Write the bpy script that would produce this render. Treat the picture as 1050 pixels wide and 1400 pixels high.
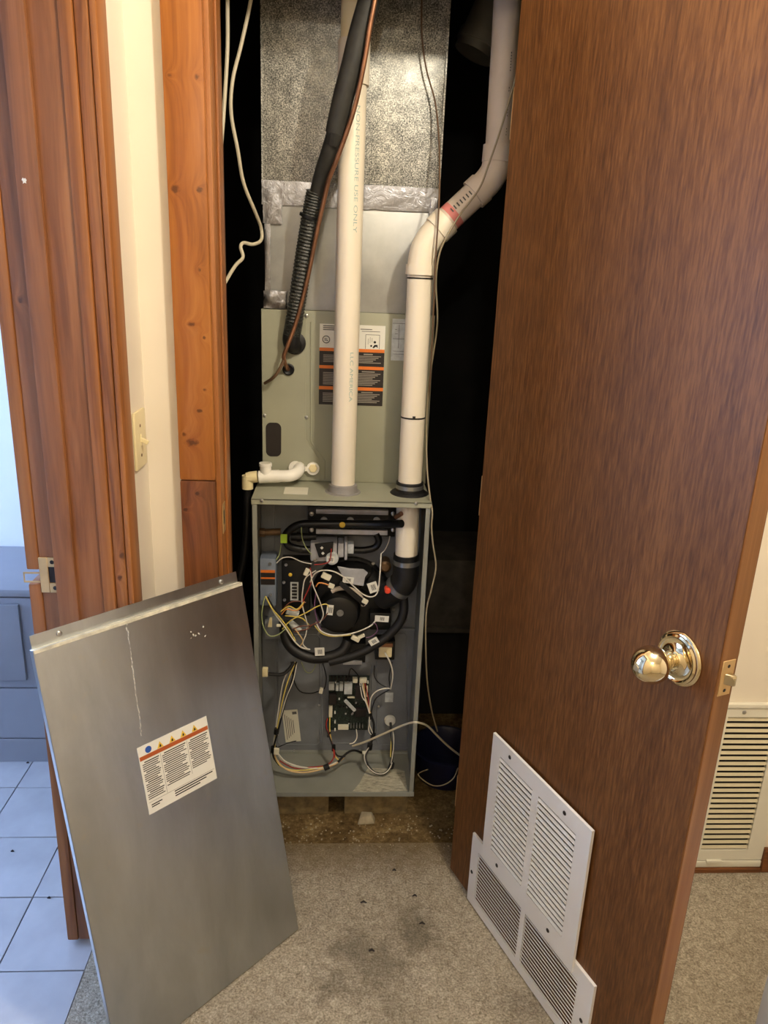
import bpy, bmesh, math, random
import numpy as np
from mathutils import Matrix, Vector

random.seed(7)
sc = bpy.context.scene
for o in list(bpy.data.objects):
    bpy.data.objects.remove(o)

# ------------------------------------------------------------------ camera
FPX = 1020.0
PITCH, YAW, ROLL = 0.3033, 0.0660, 0.0420
CAM = np.array([0.2101, -1.7634, 1.4704])
_cp, _sp, _cy, _sy = math.cos(PITCH), math.sin(PITCH), math.cos(YAW), math.sin(YAW)
FW = np.array([_sy * _cp, _cy * _cp, -_sp])
_r = np.array([_cy, -_sy, 0.0])
_u = np.cross(_r, FW)
RT = math.cos(ROLL) * _r + math.sin(ROLL) * _u
UP = -math.sin(ROLL) * _r + math.cos(ROLL) * _u
cd = bpy.data.cameras.new('camera')
cam = bpy.data.objects.new('camera', cd)
sc.collection.objects.link(cam)
cd.sensor_fit = 'HORIZONTAL'
cd.sensor_width = 36.0
cd.lens = 36.0 * FPX / 1050.0
cd.clip_start = 0.02
m = Matrix.Identity(4)
for i in range(3):
    m[i][0], m[i][1], m[i][2], m[i][3] = RT[i], UP[i], -FW[i], CAM[i]
cam.matrix_world = m
sc.camera = cam

# ------------------------------------------------------------------ world, exposure, key lamp and added fill lamp settings
w = bpy.data.worlds.new('world')
sc.world = w
w.use_nodes = True
w.node_tree.nodes['Background'].inputs[0].default_value = (0.75, 0.85, 1.0, 1)
w.node_tree.nodes['Background'].inputs[1].default_value = 0.4
sc.view_settings.view_transform = 'Standard'
sc.view_settings.look = 'None'
sc.view_settings.gamma = 1.0
sc.view_settings.use_curve_mapping = False
sc.view_settings.exposure = 0.45

LAMP_POS = (0.76, -1.06, 2.26)
LAMP_W = 47.0
FILL_POS = (0.15, -2.70, 2.28)
FILL_W = 17.0  # added unseen fill lamp, brightens the furnace interior from the front
WINDOW_STRENGTH = 16.0


def point_light(name, loc, watts, col, radius):
    ld = bpy.data.lights.new(name, 'POINT')
    ld.energy = watts
    ld.color = col
    ld.shadow_soft_size = radius
    o = bpy.data.objects.new(name, ld)
    o.location = loc
    sc.collection.objects.link(o)
    return o


# ------------------------------------------------------------------ pixel helper: a point at a real depth
def ray(px, py):
    return FW + RT * (px - 525.0) / FPX + UP * (700.0 - py) / FPX


def A(px, py, Y):
    d = ray(px, py)
    return CAM + d * ((Y - CAM[1]) / d[1])


def G(px, py, Z=0.0):
    d = ray(px, py)
    return CAM + d * ((Z - CAM[2]) / d[2])


def S(px, py, Y):
    """metres for one pixel at this place"""
    p = A(px, py, Y)
    return float((p - CAM) @ FW) / FPX


# ------------------------------------------------------------------ materials
def lin(c):
    return tuple(((v / 255.0) / 12.92 if v / 255.0 <= 0.04045 else ((v / 255.0 + 0.055) / 1.055) ** 2.4) for v in c) + (1.0,)


class NT:
    def __init__(self, name):
        self.m = bpy.data.materials.new(name)
        self.m.use_nodes = True
        self.t = self.m.node_tree
        self.b = self.t.nodes['Principled BSDF']

    def n(self, typ, **kw):
        nd = self.t.nodes.new(typ)
        for k, v in kw.items():
            if k.startswith('i_'):
                key = k[2:]
                nd.inputs[int(key) if key.isdigit() else key.replace('_', ' ')].default_value = v
            else:
                setattr(nd, k, v)
        return nd

    def l(self, a, b):
        self.t.links.new(a, b)

    def coords(self, scale=(1, 1, 1), kind='Object'):
        tc = self.n('ShaderNodeTexCoord')
        mp = self.n('ShaderNodeMapping')
        mp.inputs['Scale'].default_value = scale
        self.l(tc.outputs[kind], mp.inputs['Vector'])
        return mp.outputs['Vector']

    def noise(self, vec, scale, detail=4, rough=0.55, dist=0.0):
        nd = self.n('ShaderNodeTexNoise')
        nd.inputs['Scale'].default_value = scale
        nd.inputs['Detail'].default_value = detail
        nd.inputs['Roughness'].default_value = rough
        nd.inputs['Distortion'].default_value = dist
        self.l(vec, nd.inputs['Vector'])
        return nd.outputs['Fac']

    def ramp(self, fac, stops):
        nd = self.n('ShaderNodeValToRGB')
        e = nd.color_ramp.elements
        while len(e) < len(stops):
            e.new(0.5)
        for i, (p, c) in enumerate(stops):
            e[i].position = p
            e[i].color = c
        self.l(fac, nd.inputs['Fac'])
        return nd.outputs['Color']

    def mix(self, fac, a, b, blend='MIX'):
        nd = self.n('ShaderNodeMix', data_type='RGBA', blend_type=blend)
        for s, v in ((nd.inputs['Factor'], fac), (nd.inputs['A'], a), (nd.inputs['B'], b)):
            if hasattr(v, 'node'):
                self.l(v, s)
            else:
                s.default_value = v
        return nd.outputs['Result']

    def math(self, op, a, b=0.0, clamp=False):
        nd = self.n('ShaderNodeMath', operation=op, use_clamp=clamp)
        for i, v in enumerate((a, b)):
            if hasattr(v, 'node'):
                self.l(v, nd.inputs[i])
            else:
                nd.inputs[i].default_value = v
        return nd.outputs[0]

    def bump(self, h, strength=0.3, dist=0.002):
        nd = self.n('ShaderNodeBump')
        nd.inputs['Strength'].default_value = strength
        nd.inputs['Distance'].default_value = dist
        self.l(h, nd.inputs['Height'])
        self.l(nd.outputs['Normal'], self.b.inputs['Normal'])

    def col(self, c):
        if hasattr(c, 'node'):
            self.l(c, self.b.inputs['Base Color'])
        else:
            self.b.inputs['Base Color'].default_value = c

    def rm(self, rough, metal=0.0, spec=0.5):
        if hasattr(rough, 'node'):
            self.l(rough, self.b.inputs['Roughness'])
        else:
            self.b.inputs['Roughness'].default_value = rough
        self.b.inputs['Metallic'].default_value = metal
        self.b.inputs['Specular IOR Level'].default_value = spec


_cache = {}


def plain(name, c, rough=0.5, metal=0.0, var=0.08, scale=18.0, bump=0.0, spec=0.4):
    """a painted / plastic / metal surface with slight uneven tone"""
    if name in _cache:
        return _cache[name]
    t = NT(name)
    v = t.coords()
    f = t.noise(v, scale, 5)
    a = lin([x * (1 - var) for x in c])
    b = lin([min(255, x * (1 + var)) for x in c])
    t.col(t.ramp(f, [(0.3, a), (0.7, b)]))
    t.rm(rough, metal, spec)
    if bump:
        t.bump(t.noise(v, scale * 8, 3), bump, 0.001)
    _cache[name] = t.m
    return t.m


def wood(name, dark, mid, light, rough=0.4, sx=26.0, sz=1.1, knot=(), fine=0.5, spec=0.4, axis='z', warp=0.8, fx=9, fz=6):
    if name in _cache:
        return _cache[name]
    t = NT(name)
    pos = t.n('ShaderNodeNewGeometry').outputs['Position']
    kacc = None
    for (px, py, Y, rx, rz) in knot:
        q = A(px, py, Y)
        sb = t.n('ShaderNodeVectorMath', operation='SUBTRACT')
        t.l(pos, sb.inputs[0])
        sb.inputs[1].default_value = tuple(q)
        ml = t.n('ShaderNodeVectorMath', operation='MULTIPLY')
        t.l(sb.outputs[0], ml.inputs[0])
        ml.inputs[1].default_value = (1.0 / rx, 0.0, 1.0 / rz)
        ln = t.n('ShaderNodeVectorMath', operation='LENGTH')
        t.l(ml.outputs[0], ln.inputs[0])
        kacc = ln.outputs['Value'] if kacc is None else t.math('MINIMUM', kacc, ln.outputs['Value'])
    v = t.coords({'z': (sx, sx, sz), 'x': (sz, sx, sx)}[axis])
    if kacc is not None:
        # grain bends round the knots
        bend = t.math('DIVIDE', 0.45, t.math('ADD', kacc, 0.5))
        cv = t.n('ShaderNodeVectorMath', operation='ADD')
        cx = t.n('ShaderNodeCombineXYZ')
        t.l(bend, cx.inputs[0])
        t.l(v, cv.inputs[0])
        t.l(cx.outputs[0], cv.inputs[1])
        v = cv.outputs[0]
    f1 = t.noise(v, 1.0, 5, 0.6, warp)
    v2 = t.coords({'z': (sx * fx, sx * fx, sz * fz), 'x': (sz * fz, sx * fx, sx * fx)}[axis])
    f2 = t.noise(v2, 1.0, 3, 0.6)
    f = t.math('ADD', t.math('MULTIPLY', f1, 1.0 - 0.35 * fine), t.math('MULTIPLY', f2, 0.35 * fine))
    c = t.ramp(f, [(0.37, lin(dark)), (0.5, lin(mid)), (0.63, lin(light))])
    if kacc is not None:
        nz = t.noise(t.coords((110, 110, 110)), 1.0, 3)
        dd = t.math('ADD', kacc, t.math('MULTIPLY', t.math('SUBTRACT', nz, 0.5), 1.6))
        c = t.mix(t.ramp(dd, [(0.30, (0.9, 0.9, 0.9, 1)), (0.75, (0, 0, 0, 1))]), c, lin([x * 0.45 for x in dark]))
        c = t.mix(t.ramp(kacc, [(0.4, (0.45, 0.45, 0.45, 1)), (0.95, (0, 0, 0, 1))]), c, lin(dark))
    t.col(c)
    t.rm(rough, 0.0, spec)
    t.bump(f2, 0.12, 0.0006)
    _cache[name] = t.m
    return t.m


M_white_wall = plain('wall_paint_cream', (226, 216, 198), 0.75, var=0.012, scale=3, bump=0.05)
M_ceiling = plain('ceiling_paint', (225, 220, 210), 0.85, var=0.02, scale=4)
M_closet = plain('closet_near_black', (26, 25, 24), 0.9, var=0.3, scale=6)
M_doorwood = wood('door_veneer', (78, 48, 23), (97, 61, 30), (114, 75, 39), rough=0.48, sx=9, sz=0.5, fine=1.9, spec=0.25, warp=0.5, fx=24, fz=45)
M_dooredge = wood('door_edge_wood', (110, 72, 38), (128, 86, 48), (142, 100, 58), rough=0.45, sx=30, sz=1.0)
M_jamb = wood('jamb_wood', (110, 67, 38), (134, 85, 50), (150, 99, 61), rough=0.45, sx=18, sz=1.3, warp=1.4, knot=[(112, 297, -0.405, .011, .016), (22, 410, -0.42, .006, .008)])
M_jamb2 = wood('jamb_wood_orange', (116, 68, 30), (146, 90, 44), (164, 106, 56), rough=0.42, sx=24, sz=1.2)
M_jknot = wood('jamb_wood_knotty', (106, 62, 30), (138, 86, 46), (158, 104, 58), rough=0.42, sx=24, sz=1.6, warp=2.0, knot=[(167, 759, -0.403, .008, .012), (164, 790, -0.403, .007, .008), (135, 135, -0.403, .006, .02)])
_ck = [(232, 103, .007, .005), (269, 105, .006, .006), (240, 258, .013, .009), (273, 259, .008, .008), (273, 369, .006, .006), (261, 443, .011, .006), (279, 462, .005, .005), (280, 533, .006, .005), (273, 562, .008, .006), (262, 605, .018, .011), (252, 594, .007, .006)]
M_pine = wood('pine_casing', (126, 72, 26), (156, 94, 38), (174, 112, 52), rough=0.36, sx=13, sz=0.9, warp=1.2, knot=[(a, b, -0.215, c, d) for a, b, c, d in _ck])
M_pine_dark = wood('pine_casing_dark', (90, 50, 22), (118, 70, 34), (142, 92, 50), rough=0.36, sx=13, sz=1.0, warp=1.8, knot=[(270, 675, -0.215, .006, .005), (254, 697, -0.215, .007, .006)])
M_basewood = wood('baseboard_wood', (82, 48, 22), (112, 68, 34), (130, 82, 44), rough=0.4, sx=26, sz=1.2, axis='x')
M_pvc = plain('pvc_cream', (225, 214, 192), 0.32, var=0.015, scale=6, spec=0.5)
M_pvc_grey = plain('pvc_dim', (196, 182, 165), 0.4, var=0.04, scale=8)  # dimmer cream; paints the shade on the upper exhaust into the colour
M_pvc_yellow = plain('pvc_yellowed', (228, 212, 166), 0.35, var=0.02, scale=8)
M_pvc_white = plain('pvc_white', (236, 232, 222), 0.3, var=0.01, scale=8)
M_coilpaint = plain('cabinet_grey_green_paint', (150, 150, 130), 0.42, var=0.035, scale=5, spec=0.35)
M_furnace = plain('furnace_grey_paint', (132, 133, 124), 0.45, var=0.06, scale=7, spec=0.4)
M_furn_in = plain('furnace_inner_paint', (112, 115, 119), 0.45, var=0.1, scale=9)
M_black = plain('black_plastic', (15, 15, 15), 0.38, var=0.2, scale=14)
M_rubber = plain('black_rubber', (20, 19, 19), 0.5, var=0.25, scale=16)
M_foam = plain('black_foam_insulation', (42, 41, 36), 0.62, var=0.22, scale=30, bump=0.1)
M_steel = plain('bare_steel', (150, 150, 148), 0.35, metal=0.85, var=0.1, scale=20)
M_steel_dull = plain('dull_steel', (170, 170, 172), 0.42, metal=0.15, var=0.12, scale=20)
M_screw = plain('screw_zinc', (170, 170, 168), 0.35, metal=0.9, var=0.1)
M_copper = plain('copper', (150, 108, 80), 0.38, metal=0.75, var=0.14, scale=26)
M_brass_brown = plain('brown_pipe', (104, 80, 54), 0.5, metal=0.4, var=0.2)
M_paper = plain('label_paper', (222, 220, 210), 0.55, var=0.01)
M_paper_old = plain('label_paper_cream', (206, 202, 184), 0.55, var=0.02)
M_orange = plain('label_orange', (216, 116, 40), 0.55, var=0.03)
M_rust = plain('label_rust_orange', (170, 84, 36), 0.55, var=0.05)
M_labelblack = plain('label_black', (34, 28, 26), 0.5, var=0.05)
M_ink = plain('print_ink', (84, 82, 78), 0.6, var=0.02)
M_inkdark = plain('print_ink_dark', (30, 29, 28), 0.6, var=0.02)
M_inklight = plain('print_light', (150, 144, 134), 0.6, var=0.02)
M_teal = plain('pipe_print_teal', (150, 172, 162), 0.5, var=0.02)
M_blue = plain('label_blue', (44, 82, 160), 0.5, var=0.02)
M_yellow = plain('label_yellow', (222, 184, 60), 0.5, var=0.03)
M_green = plain('sticker_lime', (170, 205, 60), 0.5, var=0.05)
M_pink = plain('sticker_pink', (200, 120, 112), 0.6, var=0.06)
M_red = plain('red_cap', (210, 66, 40), 0.4, var=0.05)
M_boxblue = plain('switch_box_bluegrey', (126, 136, 152), 0.42, metal=0.2, var=0.06)
M_grille = plain('grille_white_enamel', (222, 220, 216), 0.38, var=0.015, scale=6)
M_grille_cream = plain('grille_cream_enamel', (220, 216, 200), 0.4, var=0.015, scale=6)
M_louvre = plain('louvre_cream', (206, 196, 166), 0.45, var=0.03, scale=6)
M_duct_dark = plain('grille_dark_back', (30, 24, 20), 0.9, var=0.2)
M_almond = plain('almond_plastic', (226, 212, 168), 0.35, var=0.015)
M_cable = plain('cable_cream', (196, 186, 160), 0.5, var=0.04)
M_cable_brown = plain('cable_brown', (96, 74, 54), 0.5, var=0.05)
M_cable_grey = plain('cable_grey', (150, 138, 112), 0.5, var=0.05)
M_bucket = plain('navy_plastic', (20, 24, 52), 0.45, var=0.1)
M_block = plain('rough_block', (120, 102, 66), 0.95, var=0.25, scale=30, bump=0.4)
M_stone = plain('stone_chip', (150, 138, 112), 0.95, var=0.15, scale=40, bump=0.4)
M_pale_box = plain('pale_box_white', (208, 216, 236), 0.85, var=0.02, scale=8)
M_lamp_base = plain('lamp_base', (210, 205, 195), 0.4)
M_wire = {k: plain('wire_' + k, c, 0.45, var=0.03) for k, c in dict(white=(212, 206, 192), yellow=(212, 190, 96), brown=(112, 66, 50), red=(150, 44, 36), black=(20, 20, 20), orange=(212, 140, 70), green=(150, 160, 110), purple=(110, 76, 110), tan=(206, 172, 120)).items()}
M_relay = plain('relay_grey', (186, 190, 188), 0.5, var=0.1, scale=60)
M_connector = plain('connector_ivory', (220, 214, 190), 0.45, var=0.03)
M_tile = plain('bath_floor_tile', (168, 168, 172), 0.22, var=0.05, scale=7, spec=0.5)
M_grout = plain('grout', (92, 92, 94), 0.9, var=0.1)
M_walltile = plain('tub_wall_tile', (138, 140, 148), 0.3, var=0.03, scale=6)
M_acrylic = plain('white_acrylic', (236, 238, 242), 0.2, var=0.005)


def mat_pcb():
    t = NT('circuit_board')
    f = t.noise(t.coords(), 300, 2)
    t.col(t.ramp(f, [(0.4, lin((14, 24, 20))), (0.6, lin((26, 42, 34))), (0.72, lin((84, 92, 84)))]))
    t.rm(0.4)
    return t.m


def mat_galv():
    t = NT('galvanised_spangle')
    v = t.coords()
    f = t.noise(v, 320, 2, 0.7)
    g = t.noise(v, 40, 3, 0.6)
    h = t.math('ADD', t.math('MULTIPLY', f, 0.75), t.math('MULTIPLY', g, 0.25))
    t.col(t.ramp(h, [(0.36, lin((62, 64, 62))), (0.5, lin((138, 138, 132))), (0.64, lin((216, 214, 204)))]))
    t.rm(t.ramp(f, [(0.35, (0.3, 0.3, 0.3, 1)), (0.65, (0.55, 0.55, 0.55, 1))]), 0.55)
    t.bump(f, 0.25, 0.0006)
    return t.m


def mat_sheet():
    t = NT('plain_sheet_metal')
    v = t.coords()
    f = t.noise(v, 9, 5, 0.6)
    t.col(t.ramp(f, [(0.3, lin((150, 152, 150))), (0.7, lin((182, 182, 178)))]))
    t.rm(t.ramp(f, [(0.3, (0.38, 0.38, 0.38, 1)), (0.7, (0.55, 0.55, 0.55, 1))]), 0.6)
    return t.m


def mat_foil():
    t = NT('foil_tape')
    v = t.coords((1, 1, 1))
    f = t.noise(v, 45, 4, 0.7, 1.5)
    t.col(lin((128, 129, 134)))
    t.rm(0.26, 1.0)
    t.bump(f, 0.35, 0.003)
    return t.m


def mat_panel():
    t = NT('brushed_galvanised_panel')
    v = t.coords((5, 5, 1.6))
    f = t.noise(v, 1.6, 6, 0.62, 0.4)
    st = t.noise(t.coords((220, 220, 1.2)), 1.0, 2, 0.5)
    sp = t.noise(t.coords((9, 9, 9)), 3.0, 5, 0.65)
    c = t.ramp(f, [(0.3, lin((172, 177, 180))), (0.7, lin((200, 205, 208)))])
    c = t.mix(t.ramp(sp, [(0.62, (0, 0, 0, 1)), (0.72, (0.35, 0.35, 0.35, 1))]), c, lin((196, 192, 180)))
    t.col(c)
    r = t.math('ADD', t.math('MULTIPLY', f, 0.14), t.math('ADD', t.math('MULTIPLY', st, 0.05), 0.21))
    t.rm(r, 1.0)
    t.bump(t.noise(t.coords((3, 3, 3)), 1.0, 2), 0.12, 0.01)
    return t.m


def mat_mesh_wrap():
    t = NT('mesh_wrapped_hose')
    f = t.noise(t.coords((1, 1, 1)), 420, 2)
    t.col(t.ramp(f, [(0.45, lin((24, 24, 22))), (0.62, lin((70, 72, 66))), (0.75, lin((150, 150, 140)))]))
    t.rm(0.35)
    t.bump(f, 0.6, 0.002)
    return t.m


def mat_carpet():
    t = NT('carpet_greige')
    tc = t.n('ShaderNodeNewGeometry')
    p = tc.outputs['Position']
    f = t.noise(p, 210, 3, 0.7)
    g = t.noise(p, 60, 3, 0.6, 1.0)
    h = t.math('ADD', t.math('MULTIPLY', f, 0.65), t.math('MULTIPLY', g, 0.35))
    c = t.ramp(h, [(0.33, lin((108, 100, 86))), (0.5, lin((162, 152, 135))), (0.66, lin((206, 196, 178)))])
    big = t.noise(p, 3.2, 3, 0.5)
    c = t.mix(t.ramp(big, [(0.4, (0, 0, 0, 1)), (0.7, (0.22, 0.22, 0.22, 1))]), c, lin((120, 106, 84)))
    warp = t.math('MULTIPLY', t.math('SUBTRACT', t.noise(p, 22, 4, 0.65), 0.5), 0.16)
    acc = None
    for (px, py, r, k) in ((482, 1296, 0.07, 0.75), (520, 1322, 0.075, 0.7), (570, 1278, 0.075, 0.8), (560, 1250, 0.05, 0.5), (455, 1345, 0.05, 0.65), (540, 1370, 0.06, 0.4), (500, 1350, 0.06, 0.5)):
        q = G(px, py)
        d = t.n('ShaderNodeVectorMath', operation='DISTANCE')
        t.l(p, d.inputs[0])
        d.inputs[1].default_value = (q[0], q[1], 0)
        e = t.math('ADD', d.outputs['Value'], warp)
        mr = t.n('ShaderNodeMapRange', clamp=True)
        t.l(e, mr.inputs['Value'])
        mr.inputs['From Min'].default_value = r * 0.3
        mr.inputs['From Max'].default_value = r
        mr.inputs['To Min'].default_value = k
        mr.inputs['To Max'].default_value = 0.0
        acc = mr.outputs[0] if acc is None else t.math('MAXIMUM', acc, mr.outputs[0])
    c = t.mix(t.math('MULTIPLY', acc, 0.72), c, lin((84, 78, 66)))
    # trodden-in brown dirt along the closet threshold
    sx = t.n('ShaderNodeSeparateXYZ')
    t.l(p, sx.inputs[0])
    mr = t.n('ShaderNodeMapRange', clamp=True)
    t.l(t.math('ADD', sx.outputs['Y'], t.math('MULTIPLY', warp, 0.8)), mr.inputs['Value'])
    mr.inputs['From Min'].default_value = -0.24
    mr.inputs['From Max'].default_value = -0.11
    mr.inputs['To Max'].default_value = 0.7
    c = t.mix(mr.outputs[0], c, lin((104, 84, 50)))
    t.col(c)
    t.rm(0.95, 0.0, 0.1)
    t.bump(h, 0.9, 0.008)
    return t.m


def mat_closet_floor():
    t = NT('dirty_brown_subfloor')
    p = t.n('ShaderNodeNewGeometry').outputs['Position']
    f = t.noise(p, 70, 5, 0.7)
    g = t.noise(p, 9, 3)
    h = t.math('ADD', t.math('MULTIPLY', f, 0.6), t.math('MULTIPLY', g, 0.4))
    t.col(t.ramp(h, [(0.35, lin((60, 47, 28))), (0.52, lin((102, 83, 52))), (0.66, lin((138, 118, 82))), (0.72, lin((178, 160, 118)))]))
    t.rm(0.95, 0.0, 0.1)
    t.bump(f, 0.6, 0.005)
    return t.m


def mat_emit(name, c, s):
    t = NT(name)
    t.col(lin((10, 10, 10)))
    t.b.inputs['Emission Color'].default_value = lin(c)
    t.b.inputs['Emission Strength'].default_value = s
    return t.m


def mat_polished(name, c, rough):
    t = NT(name)
    f = t.noise(t.coords(), 30, 3)
    t.col(lin(c))
    t.rm(t.ramp(f, [(0.3, (rough * 0.8,) * 3 + (1,)), (0.7, (rough * 1.3,) * 3 + (1,))]), 1.0)
    return t.m


M_pcb, M_galv, M_sheet, M_foil, M_panel, M_wrap = mat_pcb(), mat_galv(), mat_sheet(), mat_foil(), mat_panel(), mat_mesh_wrap()
M_carpet, M_subfloor = mat_carpet(), mat_closet_floor()
M_brass = mat_polished('polished_pale_brass', (226, 212, 178), 0.07)
M_satin = mat_polished('satin_nickel', (196, 184, 156), 0.3)
M_strike = plain('strike_plate_aged_brass', (196, 164, 116), 0.4, metal=0.5, var=0.08)
M_window = mat_emit('daylight_pane', (176, 206, 255), WINDOW_STRENGTH)
M_lampglow = mat_emit('lamp_glass_glow', (255, 214, 150), 3.0)

# ------------------------------------------------------------------ mesh building
F = {}      # object name -> its origin in the frame its meshes are given in


class MB:
    def __init__(self):
        self.v, self.f = [], []

    def add(self, v, f):
        k = len(self.v)
        self.v += [tuple(map(float, p)) for p in v]
        self.f += [tuple(i + k for i in q) for q in f]
        return self

    def box(self, x0, x1, y0, y1, z0, z1):
        return self.add([(x0, y0, z0), (x1, y0, z0), (x1, y1, z0), (x0, y1, z0), (x0, y0, z1), (x1, y0, z1), (x1, y1, z1), (x0, y1, z1)],
                        [(0, 3, 2, 1), (4, 5, 6, 7), (0, 1, 5, 4), (1, 2, 6, 5), (2, 3, 7, 6), (3, 0, 4, 7)])

    def cbox(self, c, sx, sy, sz, rz=0.0, ry=0.0):
        """box by centre, turned in the wall plane (about y) by ry, about z by rz"""
        R = Matrix.Rotation(rz, 3, 'Z') @ Matrix.Rotation(ry, 3, 'Y')
        vs = []
        for z in (-1, 1):
            for (a, b) in ((-1, -1), (1, -1), (1, 1), (-1, 1)):
                p = R @ Vector((a * sx / 2, b * sy / 2, z * sz / 2))
                vs.append((p.x + c[0], p.y + c[1], p.z + c[2]))
        return self.add(vs, [(0, 3, 2, 1), (4, 5, 6, 7), (0, 1, 5, 4), (1, 2, 6, 5), (2, 3, 7, 6), (3, 0, 4, 7)])

    def prism(self, poly, y0, y1):
        """outline in x,z extruded between y0 and y1"""
        n = len(poly)
        vs = [(p[0], y0, p[1]) for p in poly] + [(p[0], y1, p[1]) for p in poly]
        fs = [tuple(range(n)), tuple(range(2 * n - 1, n - 1, -1))]
        fs += [(i, i + n, (i + 1) % n + n, (i + 1) % n) for i in range(n)]
        return self.add(vs, fs)

    def tube(self, pts, r, seg=10, caps=True, smooth=0, rings=None):
        P = [np.array(p, float) for p in pts]
        R = list(r) if hasattr(r, '__len__') else [r] * len(P)
        if smooth:
            P2, R2 = [], []
            n = len(P)
            for i in range(n - 1):
                p0, p1, p2, p3 = P[max(i - 1, 0)], P[i], P[i + 1], P[min(i + 2, n - 1)]
                for k in range(smooth):
                    t = k / smooth
                    P2.append(0.5 * ((2 * p1) + (-p0 + p2) * t + (2 * p0 - 5 * p1 + 4 * p2 - p3) * t * t + (-p0 + 3 * p1 - 3 * p2 + p3) * t ** 3))
                    R2.append(R[i] * (1 - t) + R[i + 1] * t)
            P2.append(P[-1])
            R2.append(R[-1])
            P, R = P2, R2
        n = len(P)
        T = []
        for i in range(n):
            d = P[min(i + 1, n - 1)] - P[max(i - 1, 0)]
            T.append(d / (np.linalg.norm(d) + 1e-12))
        a = np.array([0, 0, 1.0]) if abs(T[0][2]) < 0.9 else np.array([1.0, 0, 0])
        u = np.cross(T[0], a)
        u /= np.linalg.norm(u)
        vs, fs = [], []
        for i in range(n):
            u = u - T[i] * (u @ T[i])
            u /= np.linalg.norm(u)
            v = np.cross(T[i], u)
            for k in range(seg):
                t = 2 * math.pi * k / seg
                vs.append(P[i] + R[i] * (math.cos(t) * u + math.sin(t) * v))
        for i in range(n - 1):
            for k in range(seg):
                a0, a1 = i * seg + k, i * seg + (k + 1) % seg
                fs.append((a0, a1, a1 + seg, a0 + seg))
        if caps:
            fs.append(tuple(range(seg - 1, -1, -1)))
            fs.append(tuple((n - 1) * seg + k for k in range(seg)))
        return self.add(vs, fs)

    def lathe(self, c, axis, prof, seg=24):
        """profile of (distance along axis, radius)"""
        ax = np.array(axis, float)
        ax /= np.linalg.norm(ax)
        pts = [np.array(c, float) + ax * h for h, r in prof]
        a = np.array([0, 0, 1.0]) if abs(ax[2]) < 0.9 else np.array([1.0, 0, 0])
        u = np.cross(ax, a)
        u /= np.linalg.norm(u)
        v = np.cross(ax, u)
        vs, fs = [], []
        for p, (h, r) in zip(pts, prof):
            for k in range(seg):
                t = 2 * math.pi * k / seg
                vs.append(p + max(r, 1e-5) * (math.cos(t) * u + math.sin(t) * v))
        for i in range(len(prof) - 1):
            for k in range(seg):
                a0, a1 = i * seg + k, i * seg + (k + 1) % seg
                fs.append((a0, a1, a1 + seg, a0 + seg))
        fs.append(tuple(range(seg - 1, -1, -1)))
        fs.append(tuple((len(prof) - 1) * seg + k for k in range(seg)))
        return self.add(vs, fs)

    def build(self, name, mat, parent=None, bevel=0.0, smooth=False, kind=None, label=None, cat=None, group=None, seg=2):
        v = np.array(self.v)
        o = (v.min(0) + v.max(0)) / 2
        me = bpy.data.meshes.new(name)
        me.from_pydata([tuple(p) for p in (v - o)], [], self.f)
        bm = bmesh.new()
        bm.from_mesh(me)
        bmesh.ops.recalc_face_normals(bm, faces=bm.faces)
        if bevel:
            es = [e for e in bm.edges if len(e.link_faces) == 2 and e.calc_face_angle(0) > 0.6]
            bmesh.ops.bevel(bm, geom=es, offset=bevel, segments=seg, affect='EDGES', profile=0.6)
        bm.to_mesh(me)
        bm.free()
        me.materials.append(mat)
        if smooth or bevel:
            for p in me.polygons:
                p.use_smooth = True
            me.set_sharp_from_angle(angle=math.radians(38))
        return place(name, me, o, parent, kind, label, cat, group)


def place(name, me, o, parent=None, kind=None, label=None, cat=None, group=None):
    ob = bpy.data.objects.new(name, me)
    sc.collection.objects.link(ob)
    F[ob.name] = np.array(o, float)
    if parent is not None:
        ob.parent = parent
        ob.location = tuple(np.array(o) - F[parent.name])
    else:
        ob.location = tuple(o)
    if kind:
        ob['kind'] = kind
    if label:
        ob['label'] = label
    if cat:
        ob['category'] = cat
    if group:
        ob['group'] = group
    return ob


def thing(name, label=None, cat=None, loc=(0, 0, 0), rotz=None, group=None, kind=None, matrix=None):
    o = bpy.data.objects.new(name, None)
    o.empty_display_size = 0.05
    sc.collection.objects.link(o)
    if matrix is not None:
        o.matrix_world = matrix
        F[o.name] = np.zeros(3)
    else:
        o.location = loc
        if rotz is not None:
            o.rotation_euler = (0, 0, rotz)
            F[o.name] = np.zeros(3)
        else:
            F[o.name] = np.array(loc, float)
    if label:
        o['label'] = label
    if cat:
        o['category'] = cat
    if group:
        o['group'] = group
    if kind:
        o['kind'] = kind
    return o


def copies(first, spots, parent):
    """more pieces like `first`, sharing its mesh; spots are origins in the same frame"""
    for s in spots:
        c = first.copy()
        sc.collection.objects.link(c)
        c.parent = parent
        c.location = tuple(np.array(s) - (F[parent.name] if parent else 0))
        F[c.name] = np.array(s, float)


def text_geo(body, size):
    cu = bpy.data.curves.new('t', 'FONT')
    cu.body = body
    cu.size = size
    ob = bpy.data.objects.new('t', cu)
    sc.collection.objects.link(ob)
    dg = bpy.context.evaluated_depsgraph_get()
    me = bpy.data.meshes.new_from_object(ob.evaluated_get(dg))
    v = [tuple(p.co) for p in me.vertices]
    f = [tuple(p.vertices) for p in me.polygons]
    bpy.data.objects.remove(ob)
    bpy.data.curves.remove(cu)
    bpy.data.meshes.remove(me)
    return v, f


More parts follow.
